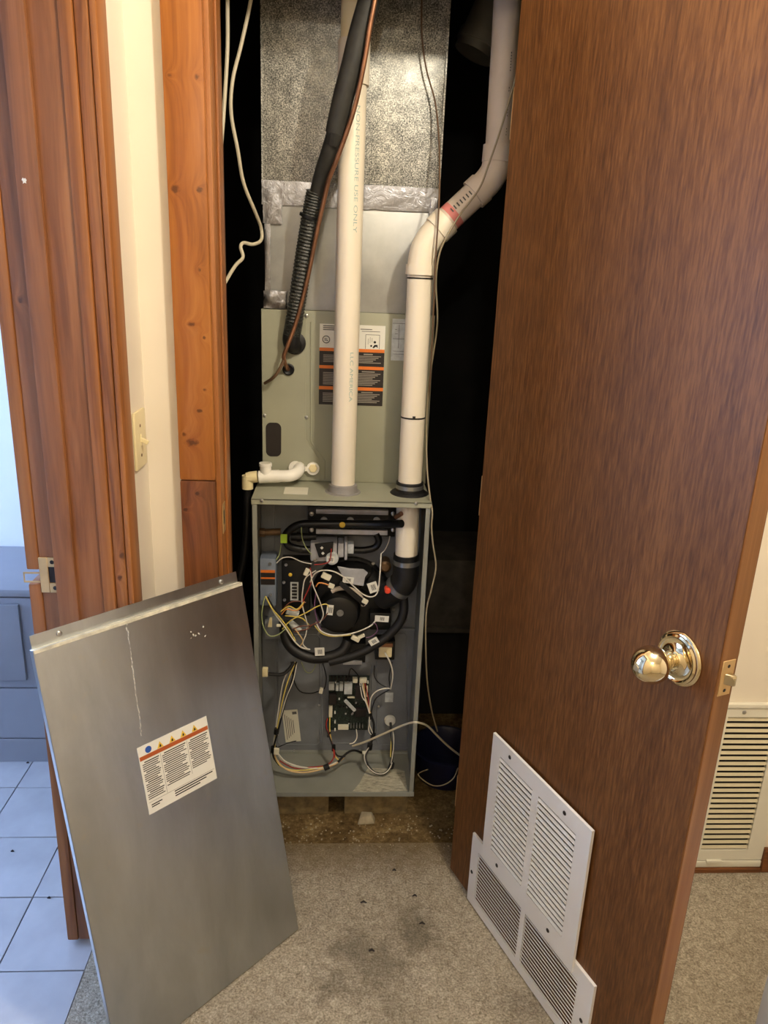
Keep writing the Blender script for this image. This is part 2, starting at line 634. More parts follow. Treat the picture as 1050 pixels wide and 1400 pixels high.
def pbox(mb, x0, y0, x1, y1, Y, t):
    """upright box whose front face at depth Y covers these picture coordinates"""
    ym, xm = (y0 + y1) / 2, (x0 + x1) / 2
    mb.box(A(x0, ym, Y)[0], A(x1, ym, Y)[0], Y, Y + t, A(xm, y1, Y)[2], A(xm, y0, Y)[2])
    return mb


def ptube(mb, pts, r, seg=8, smooth=6):
    return mb.tube([A(*p) for p in pts], r, seg=seg, smooth=smooth)


# ------------------------------------------------------------------ setting
CEIL = 2.44
WX = -0.193          # hall side of the left wall
WY = -0.195          # hall side of the closet wall
HX, HY = 2.30, -3.30  # far ends of the hall

MB().box(-0.318, HX, HY, -0.095, -0.05, 0.0).build('floor', M_carpet, kind='structure', label='greige cut pile carpet with dark stains in front of the closet')
MB().box(-0.19, 1.0, -0.095, 1.0, -0.06, -0.006).build('floor_closet', M_subfloor, kind='structure', label='dirty brown subfloor under the furnace in the closet')
MB().box(-2.3, HX + .1, HY - .1, 1.1, CEIL, CEIL + 0.06).build('ceiling', M_ceiling, kind='structure', label='off white ceiling')
# left wall of the hall, pierced by the bathroom doorway (y -1.22 .. -0.42)
JY = -0.405
wl = MB()
wl.box(-0.300, WX, -0.383, WY + 0.0, 0, CEIL)
wl.box(-0.300, WX, HY, -1.24, 0, CEIL)
wl.box(-0.300, WX, -1.24, -0.383, 2.06, CEIL)
wl.build('wall_left', M_white_wall, kind='structure', label='cream painted hall wall beside the bathroom doorway')
# closet front wall
wc = MB()
wc.box(WX, -0.060, WY, -0.100, 0, CEIL)
wc.box(0.572, HX, WY, -0.100, 0, CEIL)
wc.box(-0.060, 0.572, WY, -0.100, 2.07, CEIL)
wc.build('wall_front', M_white_wall, kind='structure', label='cream painted wall around the furnace closet opening')
MB().box(HX, HX + 0.1, HY, WY, 0, CEIL).build('wall_right', M_white_wall, kind='structure', label='cream hall wall out of view on the right')
MB().box(-0.3, HX, HY - 0.1, HY, 0, CEIL).build('wall_back', M_white_wall, kind='structure', label='cream hall wall behind the viewer')
# near-black inner walls of the closet
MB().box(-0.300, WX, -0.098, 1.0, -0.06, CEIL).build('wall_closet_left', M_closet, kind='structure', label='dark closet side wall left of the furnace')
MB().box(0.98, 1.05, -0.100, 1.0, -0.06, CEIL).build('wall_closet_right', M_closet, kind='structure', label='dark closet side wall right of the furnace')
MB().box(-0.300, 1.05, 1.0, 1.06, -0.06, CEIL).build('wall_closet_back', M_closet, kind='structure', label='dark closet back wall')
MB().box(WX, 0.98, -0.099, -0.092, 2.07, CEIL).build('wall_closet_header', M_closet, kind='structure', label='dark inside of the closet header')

# bathroom shell
MB().box(-2.25, -0.300, 0.62, 0.70, 0, CEIL).build('wall_bathroom_back', M_acrylic, kind='structure', label='bright white bathroom wall above the tub deck')
bw = MB()
bw.box(-2.32, -2.25, -1.5, -0.55, 0, CEIL).box(-2.32, -2.25, 0.50, 0.70, 0, CEIL).box(-2.32, -2.25, -0.55, 0.50, 0, 0.75).box(-2.32, -2.25, -0.55, 0.50, 2.05, CEIL)
bw.build('wall_bathroom_left', M_acrylic, kind='structure', label='white bathroom wall with the daylight window')
MB().box(-2.25, -0.300, -1.58, -1.5, 0, CEIL).build('wall_bathroom_near', M_acrylic, kind='structure', label='white bathroom wall out of view')
wn = thing('window_1', 'bathroom window with bright daylight pane out of view', None, (-2.28, -0.025, 0.75), kind='structure')
MB().box(-2.30, -2.29, -0.55, 0.50, 0.75, 2.05).build('pane', M_window, wn)
wf = MB()
wf.box(-2.29, -2.24, -0.58, -0.52, 0.72, 2.08).box(-2.29, -2.24, 0.47, 0.53, 0.72, 2.08).box(-2.29, -2.24, -0.52, 0.47, 0.72, 0.78).box(-2.29, -2.24, -0.52, 0.47, 2.02, 2.08).box(-2.285, -2.25, -0.04, -0.01, 0.78, 2.02)
wf.build('window_frame', M_acrylic, wn, bevel=0.003)

# tiled bathroom floor: one object per tile
fb = MB().box(-2.25, -0.318, -1.5, 0.62, -0.05, -0.006).build('floor_bathroom', M_grout, kind='structure', label='pale square floor tiles with thin grey grout in the bathroom')
T = 0.2046
tile0 = None
spots = []
for i in range(5):
    for j in range(11):
        x = -0.507 - T / 2 - i * T
        y = 0.138 + T / 2 - j * T
        if y + T / 2 > 0.262 + 0.09:
            continue
        spots.append((x, y, -0.0035))
s0 = spots[0]
tile0 = MB().box(s0[0] - T / 2 + 0.0013, s0[0] + T / 2 - 0.0013, s0[1] - T / 2 + 0.0013, s0[1] + T / 2 - 0.0013, -0.008, 0.001).build('tile', M_tile, fb, bevel=0.0008, seg=1)
copies(tile0, spots[1:], fb)
xa, xb = -0.507 + 0.0013, -0.319
first = None
ys = [0.138 + T / 2 - j * T for j in range(1, 11)]
for y in ys[:1]:
    first = MB().box(xa, xb, y - T / 2 + 0.0013, y + T / 2 - 0.0013, -0.008, 0.001).build('cut_tile', M_tile, fb, bevel=0.0008, seg=1)
copies(first, [((xa + xb) / 2, y, -0.0035) for y in ys[1:]], fb)

# tiled tub deck with access panel
td = thing('tub_deck', 'pale tiled tub deck with an access panel seen through the bathroom doorway', 'tub deck', (-1.0, 0.44, 0))
MB().box(-2.25, -0.30, 0.268, 0.62, 0, 0.555).build('deck_core', M_grout, td)
dt = MB().box(-2.25, -0.30, 0.255, 0.615, 0.555, 0.580).build('deck_rim', M_walltile, td, bevel=0.01)
tw = 0.33
rows = ((0.0, 0.083), (0.085, 0.258), (0.260, 0.553))
for (z0, z1) in rows:
    x1 = -0.305
    f0, sp = None, []
    for k in range(5):
        xc = -0.765 + 0.165 + 0.165 - k * tw
        if f0 is None:
            f0 = MB().box(xc - tw / 2 + .001, xc + tw / 2 - .001, 0.260, 0.270, z0 + .001, z1 - .001).build('tile', M_walltile, td, bevel=0.001, seg=1)
        else:
            sp.append((xc, 0.265, (z0 + z1) / 2))
    copies(f0, sp, td)
MB().box(-1.05, -0.697, 0.248, 0.260, 0.29, 0.535).build('access_panel', M_walltile, td, bevel=0.003)

# ------------------------------------------------------------------ bathroom door frame
tf = thing('trim_1', 'stained wooden door jamb with stop of the bathroom doorway', None, (-0.27, JY, 0), kind='structure')
def jx(x):
    return 0.21 + (x - 0.21) * 1.0265
JB = JY + 0.0215
MB().box(jx(-0.338), jx(-0.226), JY, JB, 0.012, 2.06).build('jamb_board', M_jamb, tf, bevel=0.0015)
MB().box(jx(-0.309), jx(-0.271), JY - 0.012, JY, 0.012, 2.05).build('door_stop', M_jamb, tf, bevel=0.004)
MB().box(jx(-0.226), jx(-0.2045), JY - 0.004, JB, 0.0, 2.06).build('jamb_edge_strip', M_jamb2, tf, bevel=0.002)
MB().box(jx(-0.2035), WX - 0.0005, JY + 0.002, JB, 0.0, 2.06).build('casing_back_strip', M_jknot, tf, bevel=0.002)
bc = MB()
bc.box(jx(-0.362), jx(-0.3385), JY - 0.003, -0.330, 0.012, 0.885).box(jx(-0.362), jx(-0.3385), JY - 0.003, -0.330, 0.914, 2.06)
bc.build('inner_casing', M_jamb2, tf, bevel=0.004)
# hall side casing
MB().box(WX + 0.0005, WX + 0.0115, JY + 0.005, -0.340, 0.0, 2.13).build('trim_2', M_jamb2, kind='structure', bevel=0.003, label='pine casing on the hall side of the bathroom doorway')
nj = MB().box(-0.338, WX + 0.012, -1.24, -1.222, 0, 2.06).build('trim_3', M_jamb, kind='structure', bevel=0.002, label='near jamb of the bathroom doorway')
MB().box(-0.338, WX + 0.012, -1.222, JY - 0.002, 2.04, 2.06).build('trim_4', M_jamb, kind='structure', bevel=0.002, label='head jamb of the bathroom doorway')
# strike plate with lip
sp = thing('strike_plate', 'aged brass strike plate on the bathroom door jamb', 'strike plate', (-0.32, JY, 0.9))
mb = MB()
x0, x1, za, zb = jx(-0.3385), jx(-0.302), 0.868, 0.940
xm0, xm1 = jx(-0.3225), jx(-0.3055)
yy0, yy1 = JY - 0.0045, JY - 0.0005
mb.box(x0, xm0, yy0, yy1, za, zb).box(xm1, x1, yy0, yy1, za, zb).box(xm0, xm1, yy0, yy1, 0.921, zb).box(xm0, xm1, yy0, yy1, za, 0.888)
mb.build('plate', M_strike, sp, bevel=0.0008, seg=1)
MB().box(xm0, xm1, JY - 0.0012, JY - 0.0004, 0.888, 0.921).build('bolt_hole', M_labelblack, sp)
mb = MB()
ya, yb = JY - 0.0062, JY - 0.0042
xl = jx(-0.366)
mb.box(xl, x0, ya, yb, 0.8895, 0.8925).box(xl, x0, ya, yb, 0.9075, 0.9105).box(xl - 0.0015, xl + 0.0005, ya, yb, 0.8895, 0.9105)
mb.build('lip', M_strike, sp)
s = MB().lathe((jx(-0.314), JY - 0.0045, 0.931), (0, -1, 0), [(0, 0.0042), (0.0012, 0.0036), (0.0016, 0.0015)], 10).build('screw', M_labelblack, sp, smooth=True)
copies(s, [(jx(-0.3125), F[s.name][1], 0.878)], sp)
# chip of pale paint on the stop
q = A(33, 247, JY - 0.0125)
MB().prism([(q[0] + a * 0.001, q[2] + b * 0.001) for a, b in ((-4, 1), (-2, 4.5), (0, 3), (2, 4), (4, 1), (2.5, -1.5), (3, -4), (0, -3), (-2.5, -4.5), (-2, -1))], q[1], q[1] + 0.0008).build('paint_chip', M_paper, tf)

# ------------------------------------------------------------------ closet casing and jamb
CY = WY - 0.020
tc_ = thing('trim_5', 'knotty pine casing board left of the furnace closet', None, (-0.086, CY, 0), kind='structure')
MB().box(-0.124, -0.049, CY, WY - 0.0005, 1.0455, 2.14).build('board', M_pine, tc_, bevel=0.005)
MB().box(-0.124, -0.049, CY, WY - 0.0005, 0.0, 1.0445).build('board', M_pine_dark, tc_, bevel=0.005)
tj = thing('trim_6', 'narrow wooden closet jamb beside the dark closet', None, (-0.05, -0.15, 0), kind='structure')
MB().box(-0.0595, -0.0400, WY - 0.004, -0.098, 0.0, 2.07).build('jamb_board', M_jamb2, tj, bevel=0.003)
MB().box(-0.0400, -0.0340, -0.150, -0.098, 0.0, 2.07).build('door_stop', M_jamb2, tj, bevel=0.002)
st = MB()
st.box(-0.0400, -0.0385, -0.190, -0.184, 0.918, 0.985).box(-0.0400, -0.0385, -0.164, -0.158, 0.918, 0.985).box(-0.0400, -0.0385, -0.184, -0.164, 0.918, 0.934).box(-0.0400, -0.0385, -0.184, -0.164, 0.969, 0.985)
st.build('closet_strike', M_strike, tj)
MB().box(-0.0400, -0.0394, -0.184, -0.164, 0.934, 0.969).build('closet_strike_hole', M_labelblack, tj)
MB().box(0.5505, 0.5715, WY - 0.004, -0.098, 0.0, 2.07).build('trim_7', M_jamb2, kind='structure', bevel=0.003, label='hinge side jamb of the furnace closet')
MB().box(0.585, 0.660, CY, WY - 0.0005, 0.0, 2.14).build('trim_8', M_pine, kind='structure', bevel=0.005, label='casing on the hinge side of the furnace closet')
MB().box(-0.0400, 0.5505, WY - 0.004, -0.098, 2.045, 2.07).build('trim_9', M_jamb2, kind='structure', bevel=0.003, label='head jamb of the furnace closet')
MB().box(-0.049, 0.585, CY, WY - 0.0005, 2.075, 2.14).build('trim_10', M_pine, kind='structure', bevel=0.005, label='head casing over the furnace closet')

# ------------------------------------------------------------------ light switch
sw = thing('light_switch', 'almond toggle light switch plate on the cream wall by the doorway', 'light switch', (WX, -0.265, 1.08))
MB().box(WX + 0.0003, WX + 0.0065, -0.300, -0.222, 1.084, 1.200).build('plate', M_almond, sw, bevel=0.003)
mb = MB()
mb.box(WX + 0.0065, WX + 0.0085, -0.270, -0.261, 1.129, 1.153)
mb.cbox((WX + 0.014, -0.2655, 1.139), 0.016, 0.008, 0.008, 0, 0.5)
mb.build('toggle', M_almond, sw, bevel=0.001)
s = MB().lathe((WX + 0.0065, -0.2655, 1.170), (1, 0, 0), [(0, 0.0035), (0.001, 0.003), (0.0014, 0.001)], 10).build('screw', M_brass_brown, sw, smooth=True)
copies(s, [(F[s.name][0], -0.2655, 1.110)], sw)

# ------------------------------------------------------------------ closet door (local x along its width, y=0 is the visible face)
DA = math.radians(-68.5)
door = thing('door_1', 'brown veneered closet door standing open with white vent grilles near its foot', None, (0.526, -0.197, 0), rotz=DA, kind='structure')
DW = 0.672
mb = MB().box(0.002, DW, 0.0008, 0.0342, 0.012, 2.035)
mb.build('slab', M_dooredge, door, bevel=0.001, seg=1)
MB().box(0.002, DW - 0.0015, -0.0012, 0.0010, 0.012, 2.035).build('veneer', M_doorwood, door)
MB().box(0.002, DW - 0.0015, 0.0340, 0.0362, 0.012, 2.035).build('veneer', M_doorwood, door)
# knob
KX, KZ = 0.600, 0.928
kn = MB().lathe((KX, -0.0012, KZ), (0, -1, 0), [(0, 0.0440), (0.003, 0.0440), (0.0055, 0.0420), (0.0062, 0.0398), (0.0085, 0.0392), (0.0105, 0.036), (0.0085, 0.0335), (0.0080, 0.0320), (0.0095, 0.024), (0.0135, 0.0170), (0.016, 0.0150)], 48).build('knob_rose', M_brass, door, smooth=True)
prof = [(0.014, 0.0125), (0.024, 0.0118), (0.0255, 0.0140), (0.0275, 0.0140), (0.029, 0.0120), (0.032, 0.0130)]
for k in range(1, 15):
    a = math.pi * (0.14 + 0.86 * k / 14)
    prof.append((0.0585 - 0.0295 * math.cos(a), max(0.0295 * math.sin(a), 0.0001)))
kb = MB().lathe((KX, -0.0012, KZ), (0, -1, 0), prof, 40).build('knob', M_brass, door, smooth=True)
MB().lathe((KX, -0.0012 - 0.0878, KZ), (0, -1, 0), [(0, 0.0055), (0.0008, 0.0050), (0.0010, 0.002)], 20).build('turn_button', M_satin, kb, smooth=True)
# knob on the far side
MB().lathe((KX, 0.0362, KZ), (0, 1, 0), [(0, 0.0385), (0.006, 0.036), (0.010, 0.02), (0.016, 0.0125), (0.028, 0.0125)] + [(0.0525 - 0.0265 * math.cos(math.pi * (0.16 + 0.84 * k / 8)), max(0.0265 * math.sin(math.pi * (0.16 + 0.84 * k / 8)), 1e-4)) for k in range(9)], 24).build('knob', M_brass, door, smooth=True)
# latch
lp = MB().box(DW - 0.0005, DW + 0.0014, 0.0045, 0.0295, KZ - 0.028, KZ + 0.030).build('latch_plate', M_strike, door, bevel=0.0006, seg=1)
mb = MB()
mb.add([(DW + 0.0014, 0.011, KZ - 0.008), (DW + 0.0014, 0.024, KZ - 0.008), (DW + 0.0130, 0.024, KZ - 0.008), (DW + 0.0130, 0.020, KZ - 0.008),
        (DW + 0.0014, 0.011, KZ + 0.009), (DW + 0.0014, 0.024, KZ + 0.009), (DW + 0.0130, 0.024, KZ + 0.009), (DW + 0.0130, 0.020, KZ + 0.009)],
       [(0, 1, 2, 3), (7, 6, 5, 4), (0, 4, 5, 1), (1, 5, 6, 2), (2, 6, 7, 3), (3, 7, 4, 0)])
mb.build('latch_bolt', M_satin, lp, bevel=0.0008, seg=1)
s = MB().lathe((DW + 0.0014, 0.017, KZ + 0.0205), (1, 0, 0), [(0, 0.003), (0.0006, 0.002)], 10).build('screw', M_labelblack, lp, smooth=True)
copies(s, [(F[s.name][0], 0.017, KZ - 0.0195)], lp)
# hinges (out of the viewer's sight but part of the door)
h = MB().tube([(-0.003, 0.006, 0.20), (-0.003, 0.006, 0.29)], 0.005, 10).build('hinge', M_strike, door, smooth=True)
copies(h, [(-0.003, 0.006, 1.02), (-0.003, 0.006, 1.78)], door)


def grille(name, x0, x1, z0, z1, cols, sz0, sz1, n, screws, ybase, label, tilt, slat_mat, back_mat, frac):
    """white pressed-metal vent: frame with openings, slats one by one, dark behind"""
    yf = ybase - 0.006
    xs = [x0] + [c for ab in cols for c in ab] + [x1]
    fr = MB()
    fr.box(x0, x1, yf, ybase, z0, sz0).box(x0, x1, yf, ybase, sz1, z1)
    for a, b in zip(xs[0::2], xs[1::2]):
        fr.box(a, b, yf, ybase, sz0, sz1)
    g = fr.build(name, M_grille, door, label=label)
    bk = MB()
    for (a, b) in cols:
        bk.box(a, b, ybase - 0.0010, ybase - 0.0002, sz0, sz1)
    bk.build('opening_back', back_mat, g)
    pitch = (sz1 - sz0) / n
    for (a, b) in cols:
        s0 = MB()
        s0.cbox(((a + b) / 2, yf + 0.0008, sz0 + pitch * 0.5), b - a - 0.0006, 0.0012, pitch * frac, 0, 0)
        v = np.array(s0.v)
        c = v.mean(0)
        R = Matrix.Rotation(tilt, 3, 'X')
        s0.v = [tuple(np.array(R @ Vector(p - c)) + c) for p in v]
        ob = s0.build('slat', slat_mat, g)
        copies(ob, [(F[ob.name][0], F[ob.name][1], sz0 + pitch * (k + 0.5)) for k in range(1, n)], g)
    mb = MB().lathe((screws[0][0], yf, screws[0][1]), (0, -1, 0), [(0, 0.0048), (0.0012, 0.0042), (0.002, 0.0015)], 12)
    s = mb.build('screw', M_labelblack, g, smooth=True)
    copies(s, [(p[0], F[s.name][1], p[1]) for p in screws[1:]], g)
    return g


grille('vent_grille', 0.098, 0.544, 0.004, 0.202, [(0.128, 0.306), (0.322, 0.500)], 0.028, 0.167, 14, [(0.1085, 0.094), (0.524, 0.094)], -0.0013, 'wide white lower vent grille', 0.35, M_grille, M_doorwood, 0.68)
grille('vent_grille', 0.151, 0.486, 0.178, 0.516, [(0.184, 0.305), (0.327, 0.446)], 0.228, 0.476, 19, [(0.219, 0.497), (0.408, 0.497), (0.213, 0.205), (0.405, 0.205)], -0.0076, 'tall white upper vent grille', -0.30, M_grille, M_duct_dark, 0.55)

# ------------------------------------------------------------------ return air grille on the wall at the right
GX0, GX1, GZ0, GZ1 = 1.120, 1.357, 0.014, 0.508
rg = thing('return_air_grille', 'tall cream louvred return air grille low on the wall right of the door', 'grille', (1.24, WY, 0.014))
SX0, SX1, SZ0, SZ1 = 1.186, 1.313, 0.068, 0.470
fr = MB()
y0, y1 = WY - 0.010, WY - 0.0005
fr.box(GX0, SX0, y0, y1, GZ0 + 0.022, GZ1 - 0.014).box(SX1, GX1, y0, y1, GZ0 + 0.022, GZ1 - 0.014)
fr.box(SX0, SX1, y0, y1, GZ0 + 0.022, SZ0).box(SX0, SX1, y0, y1, SZ1, GZ1 - 0.014)
fr.build('frame', M_grille_cream, rg)
MB().box(GX0, GX1, WY - 0.013, y1, GZ1 - 0.012, GZ1).build('top_rail', M_grille_cream, rg, bevel=0.002)
MB().box(GX0, GX1, WY - 0.012, y1, GZ0, GZ0 + 0.019).build('bottom_rail', M_grille_cream, rg, bevel=0.002)
MB().box(1.205, 1.245, WY - 0.017, WY - 0.010, GZ0 + 0.017, GZ0 + 0.025).build('catch', M_grille_cream, rg, bevel=0.001)
MB().box(SX0, SX1, WY - 0.0012, WY - 0.0004, SZ0, SZ1).build('opening_back', M_duct_dark, rg)
n = 25
pitch = (SZ1 - SZ0) / n
s0 = MB().cbox(((SX0 + SX1) / 2, WY - 0.0065, SZ0 + pitch / 2), SX1 - SX0 - 0.001, 0.0015, pitch * 0.52)
v = np.array(s0.v)
c = v.mean(0)
Rm = Matrix.Rotation(-0.35, 3, 'X')
s0.v = [tuple(np.array(Rm @ Vector(p - c)) + c) for p in v]
ob = s0.build('slat', M_louvre, rg)
copies(ob, [(F[ob.name][0], F[ob.name][1], SZ0 + pitch * (k + 0.5)) for k in range(1, n)], rg)
MB().lathe((1.225, y0, 0.484), (0, -1, 0), [(0, 0.0055), (0.001, 0.005), (0.002, 0.002)], 12).build('screw', M_screw, rg, smooth=True)

mb = MB().box(0.665, 1.3575, WY - 0.018, WY - 0.0005, 0.0, 0.0125)
mb.build('baseboard_right', M_basewood, kind='structure', bevel=0.002, label='low wooden baseboard strip under the return air grille')
MB().box(1.3580, HX, WY - 0.018, WY - 0.0005, 0.0, 0.070).build('baseboard_front', M_basewood, kind='structure', bevel=0.004, label='wooden baseboard right of the return air grille')

# ------------------------------------------------------------------ furnace
FWD, FB, FT = 0.445, 0.080, 0.944
BK = 0.195           # depth of the inner panel
fu = thing('gas_furnace', 'open grey gas furnace cabinet with exposed burners, blower and wiring', 'furnace', (0.2225, 0.35, FB))
tp = MB().box(0.0, FWD, -0.002, 0.71, FT - 0.003, FT)
tp.box(0.0, FWD, -0.002, 0.001, FT - 0.014, FT)
tp.build('top_panel', M_coilpaint, fu, bevel=0.0008, seg=1)
for (xa, xb, fa, fbk) in ((0.0, 0.0025, 0.0, 0.014), (FWD - 0.0025, FWD, FWD - 0.014, FWD)):
    mb = MB().box(xa, xb, 0.0, 0.71, FB, FT - 0.003)
    mb.box(fa, fbk, 0.0, 0.002, FB, FT - 0.014)
    mb.build('side_panel', M_furnace, fu)
mb = MB().box(0.0025, FWD - 0.0025, 0.0, 0.71, FB, FB + 0.004)
mb.box(0.0, FWD, -0.003, 0.0, FB - 0.002, FB + 0.012)
mb.build('bottom_pan', M_furnace, fu, bevel=0.0006, seg=1)
MB().box(0.0025, FWD - 0.0025, 0.705, 0.71, FB, FT).build('back_panel', M_furn_in, fu)
ZM = A(500, 858, BK)[2]
MB().box(0.0025, FWD - 0.0025, BK, BK + 0.003, FB, FT - 0.003).build('vestibule_panel', M_furn_in, fu)
MB().box(0.0025, FWD - 0.0025, BK - 0.012, BK, ZM - 0.004, ZM + 0.003).build('shelf_seam', M_furn_in, fu, bevel=0.001)
zl = A(470, 1029, BK)[2]
mb = MB().box(0.0025, FWD - 0.0025, BK - 0.010, BK, zl, zl + 0.010)
mb.build('rear_flange', M_furnace, fu, bevel=0.001)
xs = A(376, 850, BK)[0]
MB().box(0.004, xs, BK - 0.006, BK, FB + 0.05, FT - 0.004).build('side_channel', M_furn_in, fu, bevel=0.001)
# embossed outlines on the inner panel
em = MB()
def outline(px0, py0, px1, py1, Y):
    pts = [(px0 + 3, py0), (px1 - 3, py0), (px1, py0 + 4), (px1, py1 - 4), (px1 - 3, py1), (px0 + 3, py1), (px0, py1 - 4), (px0, py0 + 4), (px0 + 3, py0)]
    em.tube([A(a, b, Y) for a, b in pts], 0.0022, 6)
outline(515, 866, 556, 1018, BK)
outline(380, 868, 437, 1018, BK)
outline(440, 905, 508, 1016, BK)
outline(535, 815, 556, 852, BK)
em.build('embossed_rib', M_furn_in, fu, smooth=True)
# small screws on the back panel
s = MB().lathe((0, BK, 0), (0, -1, 0), [(0, 0.005), (0.002, 0.0045), (0.003, 0.002)], 10)
s0p = A(402, 1026, BK - 0.010)
s = MB().lathe(s0p, (0, -1, 0), [(0, 0.0045), (0.002, 0.004), (0.003, 0.002)], 10).build('screw', M_screw, fu, smooth=True)
d0 = F[s.name] - s0p
copies(s, [A(px, py, Y) + d0 for (px, py, Y) in ((492, 1026, BK - 0.010), (436, 964, BK), (518, 966, BK), (358, 684, -0.004), (569, 688, -0.004), (436, 866, BK), (533, 852, BK))], fu)

# burner box and manifold
bb = MB()
pbox(bb, 421, 694, 541, 733, 0.150, 0.045)
bb = bb.build('burner_box', M_black, fu, bevel=0.003)
mb = pbox(MB(), 432, 697, 531, 703.5, 0.140, 0.010)
mb.build('burner_rail', M_steel_dull, bb, bevel=0.0015)
mb = pbox(MB(), 432, 724.5, 530, 731, 0.138, 0.012)
mb.build('burner_rail', M_steel_dull, bb, bevel=0.0015)
for i, (px, py) in enumerate(((426, 702), (537.5, 702), (426, 724), (537.5, 724))):
    MB().lathe(A(px, py, 0.150), (0, -1, 0), [(0, 0.006), (0.005, 0.006), (0.006, 0.004)], 10).build('screw', M_screw, bb, smooth=True)
for px in (443, 479, 515):
    p = A(px, 711, 0.150)
    MB().lathe(p, (0, -1, 0), [(0, 0.0095), (0.006, 0.0095), (0.006, 0.007), (0.001, 0.006)], 16).build('burner', M_steel_dull, bb, smooth=True)
mb = MB()
ptube(mb, [(549, 716, 0.050), (532, 716.2, 0.080), (500, 716.5, 0.105), (430, 716, 0.115), (407, 718, 0.118), (393, 728, 0.12), (390, 738, 0.122), (396, 747, 0.125), (412, 751, 0.13), (430, 752, 0.135)], 0.0105, 14, 6)
mp = mb.build('gas_manifold', M_black, fu, smooth=True)
mb = pbox(MB(), 383.5, 730.5, 392.5, 742.5, 0.1085, 0.0012)
mb.build('sticker', M_green, mp)
mb = MB().lathe(A(468, 717.5, 0.0960), (0, -1, 0), [(0, 0.008), (0.001, 0.0078)], 16)
mb.build('brass_plug', M_yellow, mp, smooth=True)
mb = MB()
ptube(mb, [(484, 752, 0.14), (500, 752, 0.14), (513, 748, 0.14), (518, 739, 0.14), (514, 730, 0.14)], 0.0095, 12, 6)
mb.build('gas_tube', M_black, fu, smooth=True)
# black solenoid barrel left of valve
mb = MB().tube([A(398, 734, 0.15), A(432, 734, 0.15)], 0.011, 14)
mb.tube([A(406, 734, 0.15), A(411, 734, 0.15)], 0.0135, 14)
mb.build('manifold_union', M_rubber, fu, smooth=True)
mb = MB().tube([A(352, 728, 0.16), A(384, 727, 0.16)], 0.0095, 14)
mb.tube([A(355, 728, 0.16), A(362, 728, 0.16)], 0.0125, 8)
mb.build('gas_inlet', M_brass_brown, fu, smooth=True)

# gas valve
gv = pbox(MB(), 424, 742, 461, 768, 0.120, 0.070).build('gas_valve', M_steel_dull, fu, bevel=0.006)
mb = MB().prism([(A(px, py, 0.115)[0], A(px, py, 0.115)[2]) for px, py in ((430, 744), (456, 741), (455, 760), (436, 762))], 0.112, 0.121)
mb.build('valve_cover', M_black, gv, bevel=0.002)
s = MB().cbox(A(440, 749, 0.111), 0.006, 0.003, 0.006, 0, 0.78).build('terminal', M_paper, gv)
copies(s, [A(441.5, 756.5, 0.111)], gv)
mb = MB().lathe(A(454, 764, 0.108), (0, -1, 0), [(-0.01, 0.0175), (0, 0.0175), (0.002, 0.016)], 24)
vc = mb.build('valve_knob', M_relay, gv, smooth=True)
mb = pbox(MB(), 462, 743, 470, 762, 0.118, 0.05)
pbox(mb, 471, 741, 475, 766, 0.112, 0.05)
mb.build('valve_outlet', M_steel_dull, gv, bevel=0.003)
pbox(MB(), 475.5, 744, 483.5, 757, 0.110, 0.03).build('connector', M_relay, gv, bevel=0.001)
MB().lathe(A(431, 766, 0.116), (0, -1, 0), [(0, 0.005), (0.004, 0.004)], 10).build('screw', M_screw, gv, smooth=True)

# draft inducer
iv = pbox(MB(), 385, 766, 424, 842, 0.150, 0.045).build('draft_inducer', M_black, fu, bevel=0.004)
cc = A(480, 822, 0.14)
MB().lathe((cc[0], BK, cc[2]), (0, -1, 0), [(0, 0.112), (0.012, 0.112), (0.016, 0.106), (0.045, 0.104), (0.055, 0.098), (0.058, 0.080)], 48).build('volute_housing', M_black, iv, smooth=True)
MB().tube([A(500, 790, 0.15), A(535, 815, 0.15)], 0.036, 24).build('outlet_neck', M_black, iv, smooth=True)
mcn = A(463, 839, 0.10)
ring = MB()
for k in range(13):
    a = math.radians(20 + k * 12)
ring.tube([(mcn[0] + 0.012 + 0.056 * math.cos(math.radians(a)), 0.118, mcn[2] + 0.012 + 0.056 * math.sin(math.radians(a))) for a in range(5, 130, 8)], 0.0065, 8)
ring.build('motor_ring', M_pvc_grey, iv, smooth=True)
mo = MB().lathe((mcn[0], 0.140, mcn[2]), (0, -1, 0), [(0, 0.060), (0.018, 0.060), (0.022, 0.057), (0.040, 0.056), (0.050, 0.052), (0.055, 0.040), (0.056, 0.012)], 40).build('motor', M_black, iv, smooth=True)
MB().lathe(A(465, 838, 0.084), (0, -1, 0), [(0, 0.0095), (0.002, 0.0095), (0.002, 0.006), (0.004, 0.005)], 18).build('shaft_nut', M_steel, mo, smooth=True)
poly = [(461, 774), (478, 777), (497, 778), (503, 783), (499, 789), (497, 801), (483, 799), (470, 791)]
gp = MB().prism([(A(px, py, 0.115)[0], A(px, py, 0.115)[2]) for px, py in poly], 0.112, 0.117).build('bracket_plate', M_steel_dull, iv, bevel=0.001, seg=1)
mb = MB().prism([(A(px, py, 0.10)[0], A(px, py, 0.10)[2]) for px, py in ((465, 793), (470, 796), (501, 822), (497, 827), (463, 798))], 0.088, 0.100)
mb.build('resistor_bar', M_rubber, iv, bevel=0.002)
for (px, py) in ((391, 772), (388, 796), (389, 820), (510, 770), (538, 833)):
    MB().lathe(A(px, py, 0.150 if px < 430 else 0.145), (0, -1, 0), [(0, 0.0045), (0.003, 0.004)], 10).build('screw', M_screw, iv, smooth=True)
MB().lathe(A(397, 785.5, 0.150), (0, -1, 0), [(0, 0.005), (0.003, 0.005), (0.004, 0.003)], 14).build('yellow_plug', M_yellow, iv, smooth=True)
